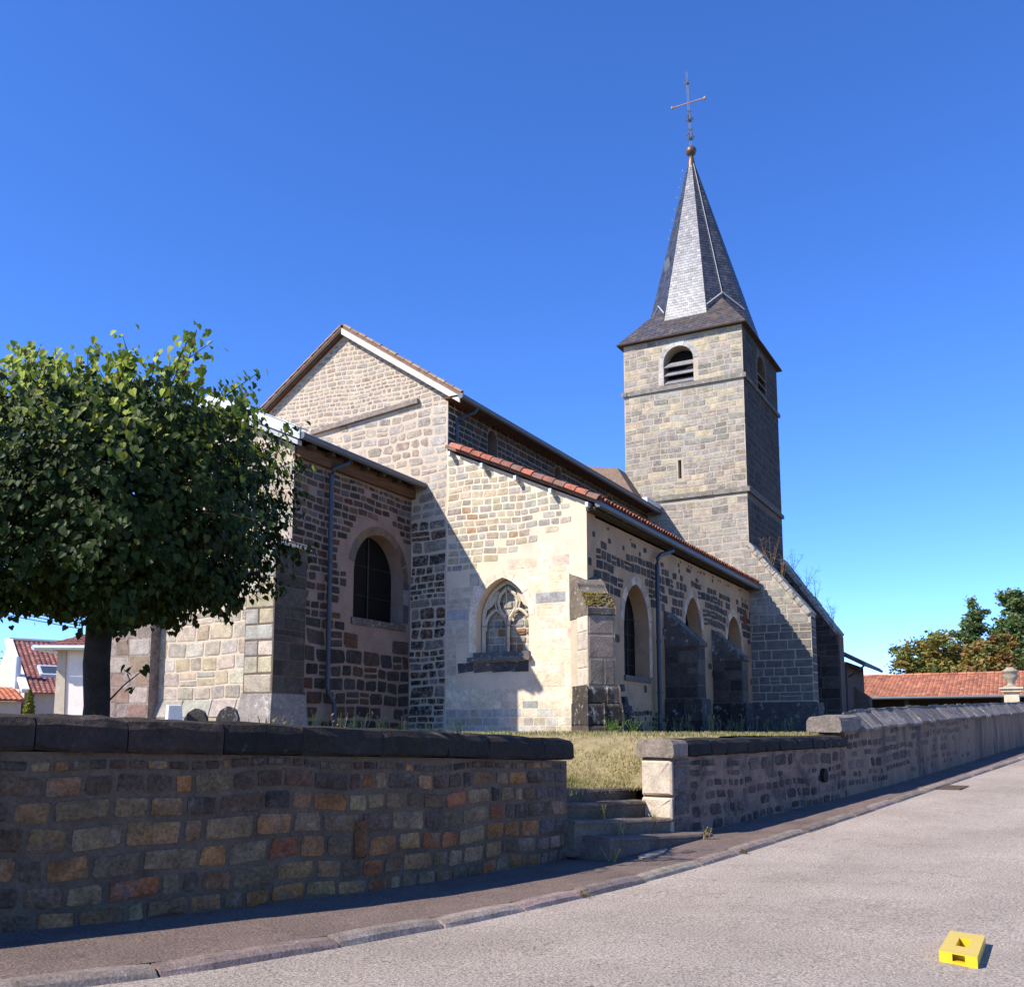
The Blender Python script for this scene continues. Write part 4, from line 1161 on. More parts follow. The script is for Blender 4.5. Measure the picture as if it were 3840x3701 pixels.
for i in range(8):
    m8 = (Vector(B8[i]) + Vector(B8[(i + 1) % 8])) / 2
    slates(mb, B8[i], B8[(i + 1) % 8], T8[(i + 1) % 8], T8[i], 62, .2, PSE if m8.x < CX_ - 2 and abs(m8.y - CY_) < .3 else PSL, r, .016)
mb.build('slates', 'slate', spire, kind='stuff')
# lightning conductor down the south-east facet, ladder hooks on the north-east arris, hatch
mid = lambda k, f: Vector(B8[k]).lerp(Vector(B8[(k + 1) % 8]), .5).lerp(Vector(T8[k]).lerp(Vector(T8[(k + 1) % 8]), .5), f)
fac = min(range(8), key=lambda k: (mid(k, 0) - Vector((CX_ - 2, CY_ - 2, zb))).length)
nv = Vector((-.68, -.68, .25))
MB().tube([mid(fac, .17) + nv * .05, mid(fac, .99) + nv * .05], .018, 5).build('lightning_conductor', 'lead', spire)
fne = min(range(8), key=lambda k: (mid(k, 0) - Vector((CX_ - 2, CY_ + 2, zb))).length)
for f in (.55, .6, .66, .72, .79, .85, .9, .95):
    p = mid(fne, f); q = p + Vector((-.16, .2, .02))
    MB().tube([p, q, q + Vector((0, 0, .1))], .014, 4).build('roof_hook', 'lead', spire)
p = mid(fne, .41) + Vector((-.02, .02, 0))
MB().hexa([tuple(p + Vector(v)) for v in ((-.25, -.2, -.3), (.2, .25, -.3), (.25, .2, -.3), (-.2, -.25, -.3), (-.2, -.15, .35), (.22, .27, .35), (.27, .2, .35), (-.15, -.2, .35))]).build('hatch', 'zinc', spire)
# lead valleys where skirt and spire meet
for k in (fac, fne):
    a = Vector(B8[k]).lerp(Vector(T8[k]), .09); b = mid(k, .175); c = Vector(B8[(k + 1) % 8]).lerp(Vector(T8[(k + 1) % 8]), .09)
    nn = Vector((b.x - CX_, b.y - CY_, .8)).normalized() * .09
    for s0 in (a, c): MB().tube([s0 + nn, b + nn], .035, 4).build('lead_valley', 'lead', spire)
fin = MB(); fin.lathe((TX, TY, zt - .15), [(.26, -.55), (.22, 0), (.15, .4), (.085, .72)], 12); fin.build('finial_cap', 'copper', spire, smooth=True)
fin = MB(); fin.lathe((TX, TY, 32.05), [(.05, 0), (.18, .06), (.265, .18), (.285, .29), (.265, .4), (.18, .52), (.05, .58)], 18); fin.build('finial_ball', 'copper', spire, smooth=True)
crx = thing  # noqa
def CP(y, z): return (TX, TY + y + (z - 32.6) * .03, z)
cro = MB()
for dx in (-.035, .035): cro.tube([(TX, TY + dx, 32.55), CP(dx, 36.95)], .017, 6)
cro = cro.build('cross_shaft', 'iron', spire)
MB().tube([CP(.92, 35.13), CP(-.92, 35.13)], .032, 6).build('cross_arm', 'iron_gilt', cro)
for s in (-1, 1): MB().lathe(CP(.9 * s, 35.13), [(.06, -.06), (.07, 0), (.06, .06)], 8).build('arm_tip', 'iron_gilt', cro)
for z0 in (33.0, 34.05):
    g = MB()
    for k in range(8):
        a = k * pi / 4; d = Vector((cos(a), sin(a), 0)); b = Vector(CP(0, z0))
        g.tube([b, b + d * .2 + Vector((0, 0, .06)), b + d * .23 + Vector((0, 0, .16)), b + d * .1 + Vector((0, 0, .42)), b + d * .035 + Vector((0, 0, .55)), b + d * .12 + Vector((0, 0, .62))], .014, 4)
        g.tube([b, b + d * .1 + Vector((0, 0, .12)), b + d * .15 + Vector((0, 0, .2))], .018, 4)
    g.build('scroll_cage', 'iron', cro)
g = MB(); b = Vector(CP(0, 36.2))
for k in range(7):
    a = k * pi * 2 / 7; g.tube([b, b + Vector((cos(a) * .1, sin(a) * .1, .08)), b + Vector((cos(a) * .17, sin(a) * .17, .22))], .022, 4)
g.build('crown_ornament', 'iron', cro)

# --- tower buttresses and the porch beyond ---------------------------------------------
tb = MB(); tb.prism([(YT + .3, G0), (YT + .3, 10.75), (YT, 10.38), (8.5, 7.12), (8.46, 7.0), (8.46, G0)], lambda u, v, d: (XT - .006 + d, u, v), 0, 1.0, (1, 1, 1)); tb = tb.build('buttress', 'mortar_tower', ch)
for s in stones(FE(XT - .006), [(8.462, 3.3), (YT + .28, 3.3), (YT + .28, 10.2), (YT - .1, 10.1), (8.462, 6.95)], [], r, lambda v, r: r.uniform(.32, .44), lambda v, h, r: h * r.uniform(1.1, 2.6), lambda u, v, r: mixc(pick(PTOW, r), (.26, .24, .215), .5) if v > 6.5 - (u - 8.5) * -.0 else mixc(pick(PTOW, r), (.12, .11, .10), .8), gap=.025, depth=.014, ch=.1): ALL.append((s, tb))  # lower blocks darkened in colour to deepen the cast shadow there
# weathered ramp slabs on the slope
dv = Vector((0, 8.46 - YT, 7.05 - 10.38)); Ls = dv.length; dv.normalize(); nvv = Vector((0, dv.z, -dv.y)) * 1
nvv = Vector((0, -.79, .61)) if nvv.z < 0 else nvv
for k in range(9):
    a = Vector((XT - .1, YT + .05, 10.36)) + dv * (k * Ls / 9); b = Vector((XT - .1, YT + .05, 10.36)) + dv * ((k + .97) * Ls / 9)
    th = r.uniform(.1, .17)
    w = Vector((1.2, 0, 0))
    MB().hexa([tuple(q) for q in (a - nvv * .1, a + w - nvv * .1, b + w - nvv * .1, b - nvv * .1, a + nvv * th, a + w + nvv * th, b + w + nvv * th, b + nvv * th)]).build('ramp_slab', 'buttress_top', tb, .03)
MB().prism([(8.3, G0), (YT, G0), (YT, 3.22), (8.3, 3.22)], lambda u, v, d: (XT - .16 + d, u, v), 0, 1.35, (.09, .08, .075)).build('plinth', 'stone_lichen', tb, .03)
def fS2(u, v, d): return (u, 8.46 - d, v)
for s in stones(fS2, [(XT, 3.3), (XT + .99, 3.3), (XT + .99, 6.98), (XT, 6.98)], [], r, lambda v, r: r.uniform(.32, .44), lambda v, h, r: .99, lambda u, v, r: pick([(.09, .08, .07), (.12, .105, .09)], r), gap=.02, depth=.01, ch=.06): ALL.append((s, tb))
tb2 = MB().prism([(YT + .3, G0), (YT + .3, 10.9), (YT, 10.6), (8.36, 6.75), (8.3, 6.6), (8.3, G0)], lambda u, v, d: (48.9 + d, u, v), 0, 1.2).build('buttress', 'mortar_dark', ch)
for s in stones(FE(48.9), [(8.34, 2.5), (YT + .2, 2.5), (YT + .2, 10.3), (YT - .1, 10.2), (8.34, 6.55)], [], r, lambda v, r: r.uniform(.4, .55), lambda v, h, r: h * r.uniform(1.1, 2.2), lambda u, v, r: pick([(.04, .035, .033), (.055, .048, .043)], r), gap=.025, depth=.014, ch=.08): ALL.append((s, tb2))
for k in range(8):
    d2 = Vector((0, 8.3 - YT, 6.65 - 10.6)); l2 = d2.length; d2.normalize(); n2 = Vector((0, -.82, .57))
    a = Vector((48.8, YT + .02, 10.6)) + d2 * (k * l2 / 8); b = Vector((48.8, YT + .02, 10.6)) + d2 * ((k + .97) * l2 / 8); w = Vector((1.4, 0, 0)); th = r.uniform(.1, .16)
    MB().hexa([tuple(q) for q in (a - n2 * .1, a + w - n2 * .1, b + w - n2 * .1, b - n2 * .1, a + n2 * th, a + w + n2 * th, b + w + n2 * th, b + n2 * th)]).build('ramp_slab', 'buttress_top', tb2, .03)
po = MB().box(52.5, 58, 8.6, 16, G0, 5.55).build('porch', 'mortar_dark', ch)
for s in stones(FE(52.5), [(8.62, 2.2), (11.2, 2.2), (11.2, 5.5), (8.62, 5.5)], [], r, lambda v, r: r.uniform(.4, .5), lambda v, h, r: h * r.uniform(1.2, 2), lambda u, v, r: pick([(.06, .055, .055), (.075, .07, .068)], r), gap=.025, depth=.014, ch=.08): ALL.append((s, po))
MB().hexa([(52.1, 7.75, 5.30), (58.4, 7.75, 5.30), (58.4, 12, 7.6), (52.1, 12, 7.6), (52.1, 7.72, 5.48), (58.4, 7.72, 5.48), (58.4, 12, 7.78), (52.1, 12, 7.78)], (.12, .08, .065)).build('porch_roof', 'tile', po)
MB().tube([(52.0, 7.68, 5.36), (58.4, 7.68, 5.34)], .08, 8).build('gutter', 'zinc', po)
MB().tube([(52.3, 7.72, 5.3), (52.3, 8.1, 5.0), (52.35, 8.5, 4.75)], .05, 7).build('downpipe', 'steelpipe', po)
mb = MB(); mb.prism([(8.6, G0), (8.6, 4.35), (7.85, 3.75), (7.85, G0)], lambda u, v, d: (54.5 + d, u, v), 0, .9); mb.build('buttress', 'mortar_dark', po)

# --- distribute the masonry: the 300 blocks that show largest are parts, the rest one piece
ALL.sort(key=lambda q: -showsize(q[0]))
SMEAR = {nave.name: .6, aE.name: .4, tE.name: .4, cE.name: .4, ns.name: .08, cS.name: .06, aS.name: .1}
ALL = [((vs, fs, (*c[:3], SMEAR.get(par.name, .05)), a), par) for (vs, fs, c, a), par in ALL]
for (vs, fs, c, a), par in ALL[:300]: MB().add(vs, fs, c).build('stone', 'stone', par)
mb = MB()
for (vs, fs, c, a), par in ALL[300:]: mb.add(vs, fs, c)
mb.build('stonework', 'stone', ch, kind='stuff')
print('church done', len(ALL))
# ------------------------------------------------------------------ leaves
def leaf_shape(p, tip, nrm, size, col, mb):
    """heart-shaped leaf, folded a little along its midrib"""
    t = Vector(tip).normalized(); n = Vector(nrm); n = (n - t * n.dot(t)).normalized(); s = t.cross(n)
    L, W = size, size * .52
    def q(a, b, c): return Vector(p) + t * (a * L) + s * (b * W) + n * (c * L)
    vs = [q(0, 0, 0), q(-.1, .55, .05), q(.22, .98, .1), q(.62, .62, .05), q(1, 0, -.08), q(.5, 0, -.03), q(-.1, -.55, .05), q(.22, -.98, .1), q(.62, -.62, .05)]
    mb.add(vs, [(0, 5, 2, 1), (5, 4, 3, 2), (0, 6, 7, 5), (5, 7, 8, 4)], col)

TXY = (7.85, 9.84)
lime = thing('lime_tree', 'round-crowned broadleaf tree with a straight dark trunk behind the retaining wall', 'tree', (TXY[0], TXY[1], 1.9))
r = random.Random(31)
def ring_tube(mb, pts, rads, n=12, jit=.0):
    rr = random.Random(1)
    pts = [Vector(p) for p in pts]; base = len(mb.v)
    for i, p in enumerate(pts):
        d = (pts[min(i + 1, len(pts) - 1)] - pts[max(i - 1, 0)]).normalized()
        a = Vector((1, 0, 0)) if abs(d.x) < .9 else Vector((0, 1, 0))
        x = d.cross(a).normalized(); y = d.cross(x)
        for k in range(n):
            q = rads[i] * (1 + rr.uniform(-jit, jit)); mb.v.append(tuple(p + (x * cos(2 * pi * k / n) + y * sin(2 * pi * k / n)) * q)); mb.c.append((1, 1, 1))
    for i in range(len(pts) - 1):
        for k in range(n): mb.f.append((base + i * n + k, base + i * n + (k + 1) % n, base + (i + 1) * n + (k + 1) % n, base + (i + 1) * n + k))
    return mb
mb = MB(); ring_tube(mb, [(TXY[0] + .02 * sin(i), TXY[1], 1.8 + i * .25) for i in range(9)], [.2, .16, .148, .148, .15, .148, .15, .16, .17], 14, .05)
mb.build('trunk', 'bark', lime, smooth=True)
for k in range(9):
    a = k * 2 * pi / 9 + r.uniform(-.2, .2); rad = r.uniform(1.1, 1.9); zt_ = r.uniform(4.0, 5.8)
    p0 = Vector((TXY[0], TXY[1], r.uniform(3.3, 3.8)))
    p2 = Vector((TXY[0] + cos(a) * rad, TXY[1] + sin(a) * rad, zt_)); p1 = p0.lerp(p2, .5) + Vector((0, 0, -.15))
    mb = MB(); ring_tube(mb, [p0, p0.lerp(p1, .5), p1, p1.lerp(p2, .5), p2], [.12, .1, .08, .055, .02], 7, .06); mb.build('limb', 'bark', lime, smooth=True)
ZC, RZ, RX = 4.72, 1.33, 2.2
def surf(d):
    e = 2.7
    k = (abs(d.x) ** 2 + abs(d.y) ** 2) ** .5
    t = ((k / RX) ** e + (abs(d.z) / RZ) ** e) ** (-1 / e)
    a = atan2(d.y, d.x)
    return t * (1 + .05 * sin(3 * a + 1) + .045 * sin(7 * a + 3 * d.z) + .035 * sin(11 * a - 5 * d.z))
PLF = [(.03, .048, .010), (.036, .056, .011), (.025, .042, .009), (.044, .064, .013), (.021, .036, .009)]
PTOP = [(.21, .25, .03), (.17, .22, .028), (.27, .30, .04)]  # sunlit top of the crown painted as brighter leaf colours
leaves = []
def one_leaf(P, out, size, col):
    tip = Vector((out.x * .4 + r.uniform(-.55, .55), out.y * .4 + r.uniform(-.55, .55), -.9 + r.uniform(-.45, .45)))
    k = .25 + .6 * max(0, out.z)
    n = Vector((out.x + r.uniform(-.4, .4), out.y + r.uniform(-.4, .4), k + r.uniform(-.3, .3)))
    leaves.append((P, tip, n, size, col))
C0 = Vector((TXY[0], TXY[1], ZC))
def rdir(): return Vector((r.gauss(0, 1), r.gauss(0, 1), r.gauss(0, 1))).normalized()
for i in range(24000):      # inner mass
    d = rdir(); f = .95 - .6 * r.random() ** 1.4
    one_leaf(C0 + d * surf(d) * f, d, r.uniform(.05, .105), pick(PLF, r))
twigs = MB()
for i in range(400):       # leafy sprays of unequal reach that make the ragged outline
    d = rdir(); q = r.uniform(.84, 1.0) if d.z < -.2 else (r.uniform(.86, 1.08) if d.z < .35 else r.uniform(.84, 1.16))
    b = C0 + d * surf(d) * q
    ax = (d * .6 + Vector((r.uniform(-.7, .7), r.uniform(-.7, .7), .35 if d.z > 0 else -.25))).normalized()
    L = r.uniform(.18, .5) if d.z > -.2 else r.uniform(.12, .3); top_ = d.z > .1
    twigs.tube([C0 + d * surf(d) * .7, b - ax * L * .3, b + ax * L * .7], .009, 4, (1, 1, 1), r1=.004)
    for k in range(r.randrange(20, 52)):
        P = b + ax * r.uniform(-L, L * .8) + Vector((r.gauss(0, .07), r.gauss(0, .07), r.gauss(0, .05)))
        high = (P.z - ZC) / RZ
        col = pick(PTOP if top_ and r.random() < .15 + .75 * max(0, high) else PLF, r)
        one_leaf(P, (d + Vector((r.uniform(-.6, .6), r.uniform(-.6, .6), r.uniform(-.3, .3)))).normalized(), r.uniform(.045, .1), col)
for i in range(60):        # upright shoots on top
    a = r.uniform(0, 2 * pi); z = r.uniform(.35, 1); k_ = sqrt(1 - z * z)
    d = Vector((cos(a) * k_, sin(a) * k_, z)); b = C0 + d * surf(d) * .98; L = r.uniform(.15, .45)
    twigs.tube([C0 + d * surf(d) * .7, b, b + Vector((d.x * .3, d.y * .3, 1)) * L * .75], .008, 4, (1, 1, 1), r1=.003)
    for k in range(int(L * 30)):
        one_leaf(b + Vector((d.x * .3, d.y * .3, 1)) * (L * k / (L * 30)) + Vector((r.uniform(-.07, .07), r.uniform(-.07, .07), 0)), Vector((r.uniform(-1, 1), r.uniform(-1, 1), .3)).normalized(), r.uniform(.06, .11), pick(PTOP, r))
twigs.build('twigs', 'bark', lime, kind='stuff')
# the leaves that show largest: nearest the camera on the outside of the crown
leaves.sort(key=lambda l: (l[0] - CAM).length - l[3] * 20)
for P, t_, n_, s_, c_ in leaves[:290]:
    mb = MB(); leaf_shape(P, t_, n_, s_, c_, mb); mb.build('leaf', 'leaf', lime)
mb = MB()
for P, t_, n_, s_, c_ in leaves[290:]: leaf_shape(P, t_, n_, s_, c_, mb)
mb.build('crown', 'leaf', lime, kind='stuff')
# leaves of a shoot at the trunk
MB().tube([(TXY[0] + .1, TXY[1] - .1, 2.35), (TXY[0] + .22, TXY[1] - .22, 2.55), (TXY[0] + .34, TXY[1] - .34, 2.7)], .012, 5, r1=.005).build('shoot_stem', 'bark', lime)
for k in range(9):
    mb = MB()
    leaf_shape((TXY[0] + .2 + r.uniform(-.05, .2), TXY[1] - .2 - r.uniform(-.05, .2), 2.62 + r.uniform(-.12, .2)), (r.uniform(-1, 1), r.uniform(-1, 1), -.6), (r.uniform(-.5, .5), r.uniform(-.5, .5), 1), .11, pick(PLF, r), mb)
    mb.build('leaf', 'leaf', lime)

# ------------------------------------------------------------------ far trees
def far_tree(name, label, x, y, blobs, n, pal, seed, group='trees behind the barn', size=.22):
    rr = random.Random(seed)
    t = thing(name, label, 'tree', (x, y, 2), group)
    top = max(b[2] for b in blobs)
    mb = MB(); ring_tube(mb, [(x, y, 1.8), (x, y, 4), (x + .1, y, 6), (x, y, top)], [.35, .3, .22, .05], 8, .06); mb.build('trunk', 'bark', t)
    for k in range(6):
        b = rr.choice(blobs); mb = MB(); p0 = Vector((x, y, rr.uniform(4, 7))); p1 = Vector((x + b[0], y + b[1], b[2])); ring_tube(mb, [p0, p0.lerp(p1, .5), p1], [.13, .08, .02], 6); mb.build('limb', 'bark', t)
    mb = MB(); tot = sum(b[3] ** 2 for b in blobs)
    for bx, by, bz, br, bh in blobs:
        nc = max(10, int(60 * br * br / 4))
        for _ in range(nc):        # clumps
            d = Vector((rr.gauss(0, 1), rr.gauss(0, 1), rr.gauss(0, 1))).normalized()
            f = rr.random() ** .3 * rr.uniform(.85, 1.12)
            c = Vector((x + bx, y + by, bz)) + Vector((d.x * br, d.y * br, d.z * bh)) * f
            cr_ = br * rr.uniform(.14, .36); base = pick(pal, rr)
            for _ in range(int(2.2 * n * br * br / tot / nc)):
                e = Vector((rr.gauss(0, .55), rr.gauss(0, .55), rr.gauss(0, .45))) * cr_
                P = c + e; s = size * rr.uniform(.6, 1.2)
                a = Vector((rr.uniform(-1, 1), rr.uniform(-1, 1), rr.uniform(-.5, .5))).normalized(); b2 = a.cross(Vector((rr.uniform(-1, 1), rr.uniform(-1, 1), rr.uniform(-1, 1)))).normalized()
                mb.add([P - a * s, P + b2 * s * .45, P + a * s, P - b2 * s * .45], [(0, 1, 2, 3)], tuple(q * rr.uniform(.75, 1.25) for q in base))
    mb.build('crown', 'leaf_far', t, kind='stuff')
OLV = [(.22, .19, .05), (.17, .17, .045), (.26, .20, .06), (.15, .16, .045)]
DGR = [(.11, .155, .055), (.13, .17, .065), (.095, .135, .06)]
BRN = [(.26, .17, .055), (.28, .16, .06), (.22, .18, .06), (.17, .17, .05)]
far_tree('broadleaf_tree', 'loose olive-yellow tree above the barn roof nearest the church', 94, 8.3, [(0, 1.2, 8.3, 2.0, 1.7), (0, -1.0, 8.8, 2.0, 2.1), (0, -.4, 7, 2.4, 1.5), (0, -2, 7, 2, 1.5)], 6500, OLV, 1)
far_tree('broadleaf_tree', 'slim mid-green tree with a pointed top above the barn roof', 96, 4.6, [(0, 0, 11.9, 1.1, 1.9), (0, .5, 9.6, 1.7, 2), (0, 0, 8, 1.9, 2)], 5000, DGR, 2)
far_tree('broadleaf_tree', 'tall dense dark green tree, highest behind the barn', 97, .6, [(0, .5, 13.2, 1.5, 1.7), (0, -.7, 12.6, 1.6, 1.8), (0, .3, 10.6, 2.2, 2.0), (0, -1.4, 10, 2.2, 2.4), (0, 0, 8, 2.6, 2)], 8500, DGR, 3)
far_tree('broadleaf_tree', 'low rusty-brown leaved tree in front of the dark green ones', 90, 3.2, [(0, .4, 8.2, 1.6, 1.2), (0, -.9, 8.6, 1.3, 1.4), (0, 1.6, 7.0, 1.4, 1), (0, -.2, 6.5, 2.2, 1.2)], 5000, BRN, 4)
far_tree('broadleaf_tree', 'broad dark green tree with browning tips behind the urn pillar', 95, -3.8, [(0, 1.2, 11.8, 1.8, 1.8), (0, 0, 9.5, 2.5, 2.2), (0, -2, 9, 2.5, 2.2), (0, 0, 7, 3, 2)], 7500, DGR + BRN[2:3], 5)

# ------------------------------------------------------------------ barn with long tiled roof
def tile_rows(mb, A, B, C, D, rows, w, pal, r, lift=.05):
    A, B, C, D = map(Vector, (A, B, C, D))
    nn = (B - A).cross(D - A).normalized()
    if nn.z < 0: nn = -nn
    for i in range(rows):
        f0, f1 = i / rows, min(1, (i + 1.1) / rows)
        a0, b0, a1, b1 = A.lerp(D, f0), B.lerp(C, f0), A.lerp(D, f1), B.lerp(C, f1)
        n = max(1, round((b0 - a0).length / w))
        for k in range(n):
            s0, s1 = k / n, (k + .94) / n
            j = nn * (lift * r.uniform(.75, 1.25)); m_ = (s0 + s1) / 2; jm = nn * (lift + w * .16)
            p = [a0.lerp(b0, s0) + j * .5, a0.lerp(b0, m_) + jm, a0.lerp(b0, s1) + j * .5, a1.lerp(b1, s1) + nn * .006, a1.lerp(b1, m_) + nn * (w * .16), a1.lerp(b1, s0) + nn * .006]
            q = [a0.lerp(b0, s0), a0.lerp(b0, s1)]
            mb.add(p + q, [(0, 1, 4, 5), (1, 2, 3, 4), (6, 7, 2, 1, 0)], pick(pal, r))
r = random.Random(41)
bn = thing('barn', 'long low barn with an orange-red tiled roof beyond the church', 'barn', (75, -5, 2))
PBN = [(.38, .15, .085), (.33, .13, .075), (.41, .175, .10), (.28, .115, .072)]
rf = MB().hexa([(72, 14, 4.30), (72, -26, 4.30), (84, -26, 4.30), (84, 14, 4.30), (77.9, 14, 6.05), (77.9, -26, 6.05), (78.1, -26, 6.05), (78.1, 14, 6.05)], (.2, .08, .05)).build('roof', 'tile_far', bn)
mb = MB(); tile_rows(mb, (71.9, 14, 4.33), (71.9, -26, 4.33), (78, -26, 6.08), (78, 14, 6.08), 20, .26, PBN, r, .035); mb.build('roof_tiles', 'tile_far', rf, kind='stuff')
for k in range(66): MB().tube([(78, 14 - k * .6, 6.12), (78, 13.44 - k * .6, 6.13)], .13, 6, pick(PBN, r)).build('ridge_tile', 'tile_far', rf)
MB().tube([(71.85, 14, 4.26), (71.85, -26, 4.26)], .1, 7).build('gutter', 'zinc', bn)
for y in (13.5, 8, 2, -4, -10, -16, -25): MB().box(72.4, 72.7, y - .15, y + .15, 1.5, 4.29).build('post', 'wood_dark', bn)
MB().box(77, 77.3, -26, 14, 1.5, 5.8).build('back_wall', 'wood_dark', bn)
MB().box(72.5, 77, 13.7, 14, 1.5, 4.3).build('side_wall', 'wood_dark', bn)

# gate pillar with urn, built into the end of the roadside wall
gp = thing('gate_pillar', 'pale stone gate pillar topped by a weathered urn, rising from the roadside wall', 'pillar', (46.5, .96, 1.5))
MB().box(46.2, 46.8, .67, 1.25, 1.3, 3.62).build('shaft', 'limestone', gp, .02)
MB().box(46.1, 46.9, .57, 1.35, 3.62, 3.74).build('cornice', 'limestone', gp, .02)
MB().box(46.03, 46.97, .5, 1.42, 3.745, 3.82).build('cornice', 'limestone', gp, .02)
MB().lathe((46.5, .96, 3.825), [(.28, 0), (.28, .07), (.14, .12), (.13, .2), (.25, .34), (.30, .5), (.27, .62), (.33, .66), (.33, .71), (.2, .78), (.12, .86)], 14, (.3, .26, .2)).build('urn', 'stone_lichen', gp, smooth=True)

# ------------------------------------------------------------------ houses on the left
LV, FV = Vector((.474, -.880, 0)), Vector((.880, .474, 0))
def PF(l, d, z): v = LV * l + FV * d; return (v.x, v.y, z)
wh = thing('house', 'white rendered house with hipped red tile roof behind the tree trunk', 'house', PF(-16, 45, 1.9))
MB().hexa([PF(-19.6, 42, 1.6), PF(-13, 42, 1.6), PF(-13, 50, 1.6), PF(-19.6, 50, 1.6), PF(-19.6, 42, 5.6), PF(-13, 42, 5.6), PF(-13, 50, 5.6), PF(-19.6, 50, 5.6)]).build('wall', 'white_wall', wh)
MB().hexa([PF(-19.66, 41.93, 1.6), PF(-19.2, 41.93, 1.6), PF(-19.2, 42.2, 1.6), PF(-19.66, 42.2, 1.6), PF(-19.66, 41.93, 5.55), PF(-19.3, 41.93, 5.55), PF(-19.3, 42.2, 5.55), PF(-19.66, 42.2, 5.55)]).build('quoin', 'limestone', wh)
ev = [PF(-20.3, 41.4, 5.55), PF(-12.3, 41.4, 5.55), PF(-12.3, 50.6, 5.55), PF(-20.3, 50.6, 5.55)]
rg_ = [PF(-16.4, 45.9, 7.5), PF(-14.5, 45.9, 7.5), PF(-14.5, 46.1, 7.5), PF(-16.4, 46.1, 7.5)]
rf = MB().hexa(ev + rg_, (.25, .09, .06)).build('roof', 'tile_far', wh)
PRH = [(.25, .10, .08), (.22, .088, .072), (.28, .12, .095), (.19, .08, .07)]
mb = MB(); tile_rows(mb, ev[0], ev[1], rg_[1], rg_[0], 16, .28, PRH, r, .03); tile_rows(mb, ev[3], ev[0], rg_[0], rg_[3], 16, .28, PRH, r, .03); mb.build('roof_tiles', 'tile_far', rf, kind='stuff')
MB().tube([PF(-20.35, 41.3, 5.52), PF(-12.3, 41.3, 5.5)], .1, 8).build('gutter', 'zinc_pale', wh)
MB().tube([PF(-20.4, 41.3, 5.53), PF(-20.4, 50.6, 5.53)], .12, 8).build('gutter', 'zinc_pale', wh)
MB().tube([PF(-16.75, 41.3, 5.5), PF(-16.75, 41.6, 5.2), PF(-16.75, 41.85, 5.0), PF(-16.75, 41.88, 1.7)], .09, 8).build('downpipe', 'zinc', wh)
MB().hexa([PF(-17.35, 41.9, 3.2), PF(-16.95, 41.9, 3.2), PF(-16.95, 42.05, 3.2), PF(-17.35, 42.05, 3.2), PF(-17.35, 41.9, 5.0), PF(-16.95, 41.9, 5.0), PF(-16.95, 42.05, 5.0), PF(-17.35, 42.05, 5.0)]).build('shutter', 'red_wood', wh)
mb = MB(); mb.hexa([PF(-18.9, 44, 6), PF(-18.3, 44, 6), PF(-18.3, 44.6, 6), PF(-18.9, 44.6, 6), PF(-18.85, 44, 6.95), PF(-18.35, 44, 6.95), PF(-18.35, 44.6, 6.95), PF(-18.85, 44.6, 6.95)]); mb.build('chimney', 'cream_wall', rf)
mb = MB(); mb.hexa([PF(-19.05, 43.9, 6.95), PF(-18.15, 43.9, 6.95), PF(-18.15, 44.7, 6.95), PF(-19.05, 44.7, 6.95), PF(-18.65, 44.2, 7.5), PF(-18.5, 44.2, 7.5), PF(-18.5, 44.4, 7.5), PF(-18.65, 44.4, 7.5)]); mb.build('chimney_cap', 'lead', rf)

def RH(t, q, z): # t along the eave, q back
    return PF(-30 + .8 * t - .6 * q, 60 + .6 * t + .8 * q, z)
rh = thing('house', 'cream house with a big red tiled roof, skylight and arched carriage door', 'house', RH(6, 6, 1.9))
gable = [(0, 1.6), (13, 1.6), (13, 4.4), (6.5, 7.9), (0, 4.4)]
doorp = arch(2.2, 6.4, 1.7, 2.3, 3.3)
slab([(0, 1.6), (16, 1.6), (16, 4.35), (0, 4.35)], [doorp], lambda u, v, d: RH(u, -d, v), .5).build('wall', 'cream_wall', rh)
MB().prism(doorp, lambda u, v, d: RH(u, -d, v), -.45, -.4).build('door', 'wood_dark', rh)
mb = MB(); mb.prism(gable, lambda q, z, d: RH(-d, q, z), -.5, .02); mb.build('gable_wall', 'cream_wall', rh)
mb = MB(); mb.prism([(-.3, 4.3), (-.3, 4.55), (6.5, 8.2), (6.5, 7.95)], lambda q, z, d: RH(-d, q, z), -.2, .25); mb.build('verge', 'white_wall', rh)
rf = MB().hexa([RH(0, -.4, 4.3), RH(16, -.4, 4.3), RH(16, 13.4, 4.3), RH(0, 13.4, 4.3), RH(0, 6.4, 8), RH(16, 6.4, 8), RH(16, 6.6, 8), RH(0, 6.6, 8)], (.25, .09, .06)).build('roof', 'tile_far', rh)
mb = MB(); tile_rows(mb, RH(.05, -.5, 4.3), RH(16, -.5, 4.3), RH(16, 6.5, 8.05), RH(.05, 6.5, 8.05), 24, .3, PRH, r, .035); mb.build('roof_tiles', 'tile_far', rf, kind='stuff')
MB().tube([RH(0, 6.5, 8.1), RH(16, 6.5, 8.1)], .14, 6).build('ridge', 'lead', rf)
sk = MB().hexa([RH(1.1, 1.5, 5.3), RH(2.6, 1.5, 5.3), RH(2.6, 2.7, 5.95), RH(1.1, 2.7, 5.95), RH(1.1, 1.45, 5.58), RH(2.6, 1.45, 5.58), RH(2.6, 2.65, 6.23), RH(1.1, 2.65, 6.23)]).build('skylight', 'zinc_pale', rf)
MB().hexa([RH(1.25, 1.6, 5.6), RH(2.45, 1.6, 5.6), RH(2.45, 2.5, 6.09), RH(1.25, 2.5, 6.09), RH(1.25, 1.57, 5.67), RH(2.45, 1.57, 5.67), RH(2.45, 2.47, 6.16), RH(1.25, 2.47, 6.16)]).build('pane', 'glass_sky', sk)
MB().tube([RH(-.25, 1.4, 4.6), RH(-.25, 1.4, 6.6)], .2, 9).build('flue_pipe', 'zinc_pale', rh)
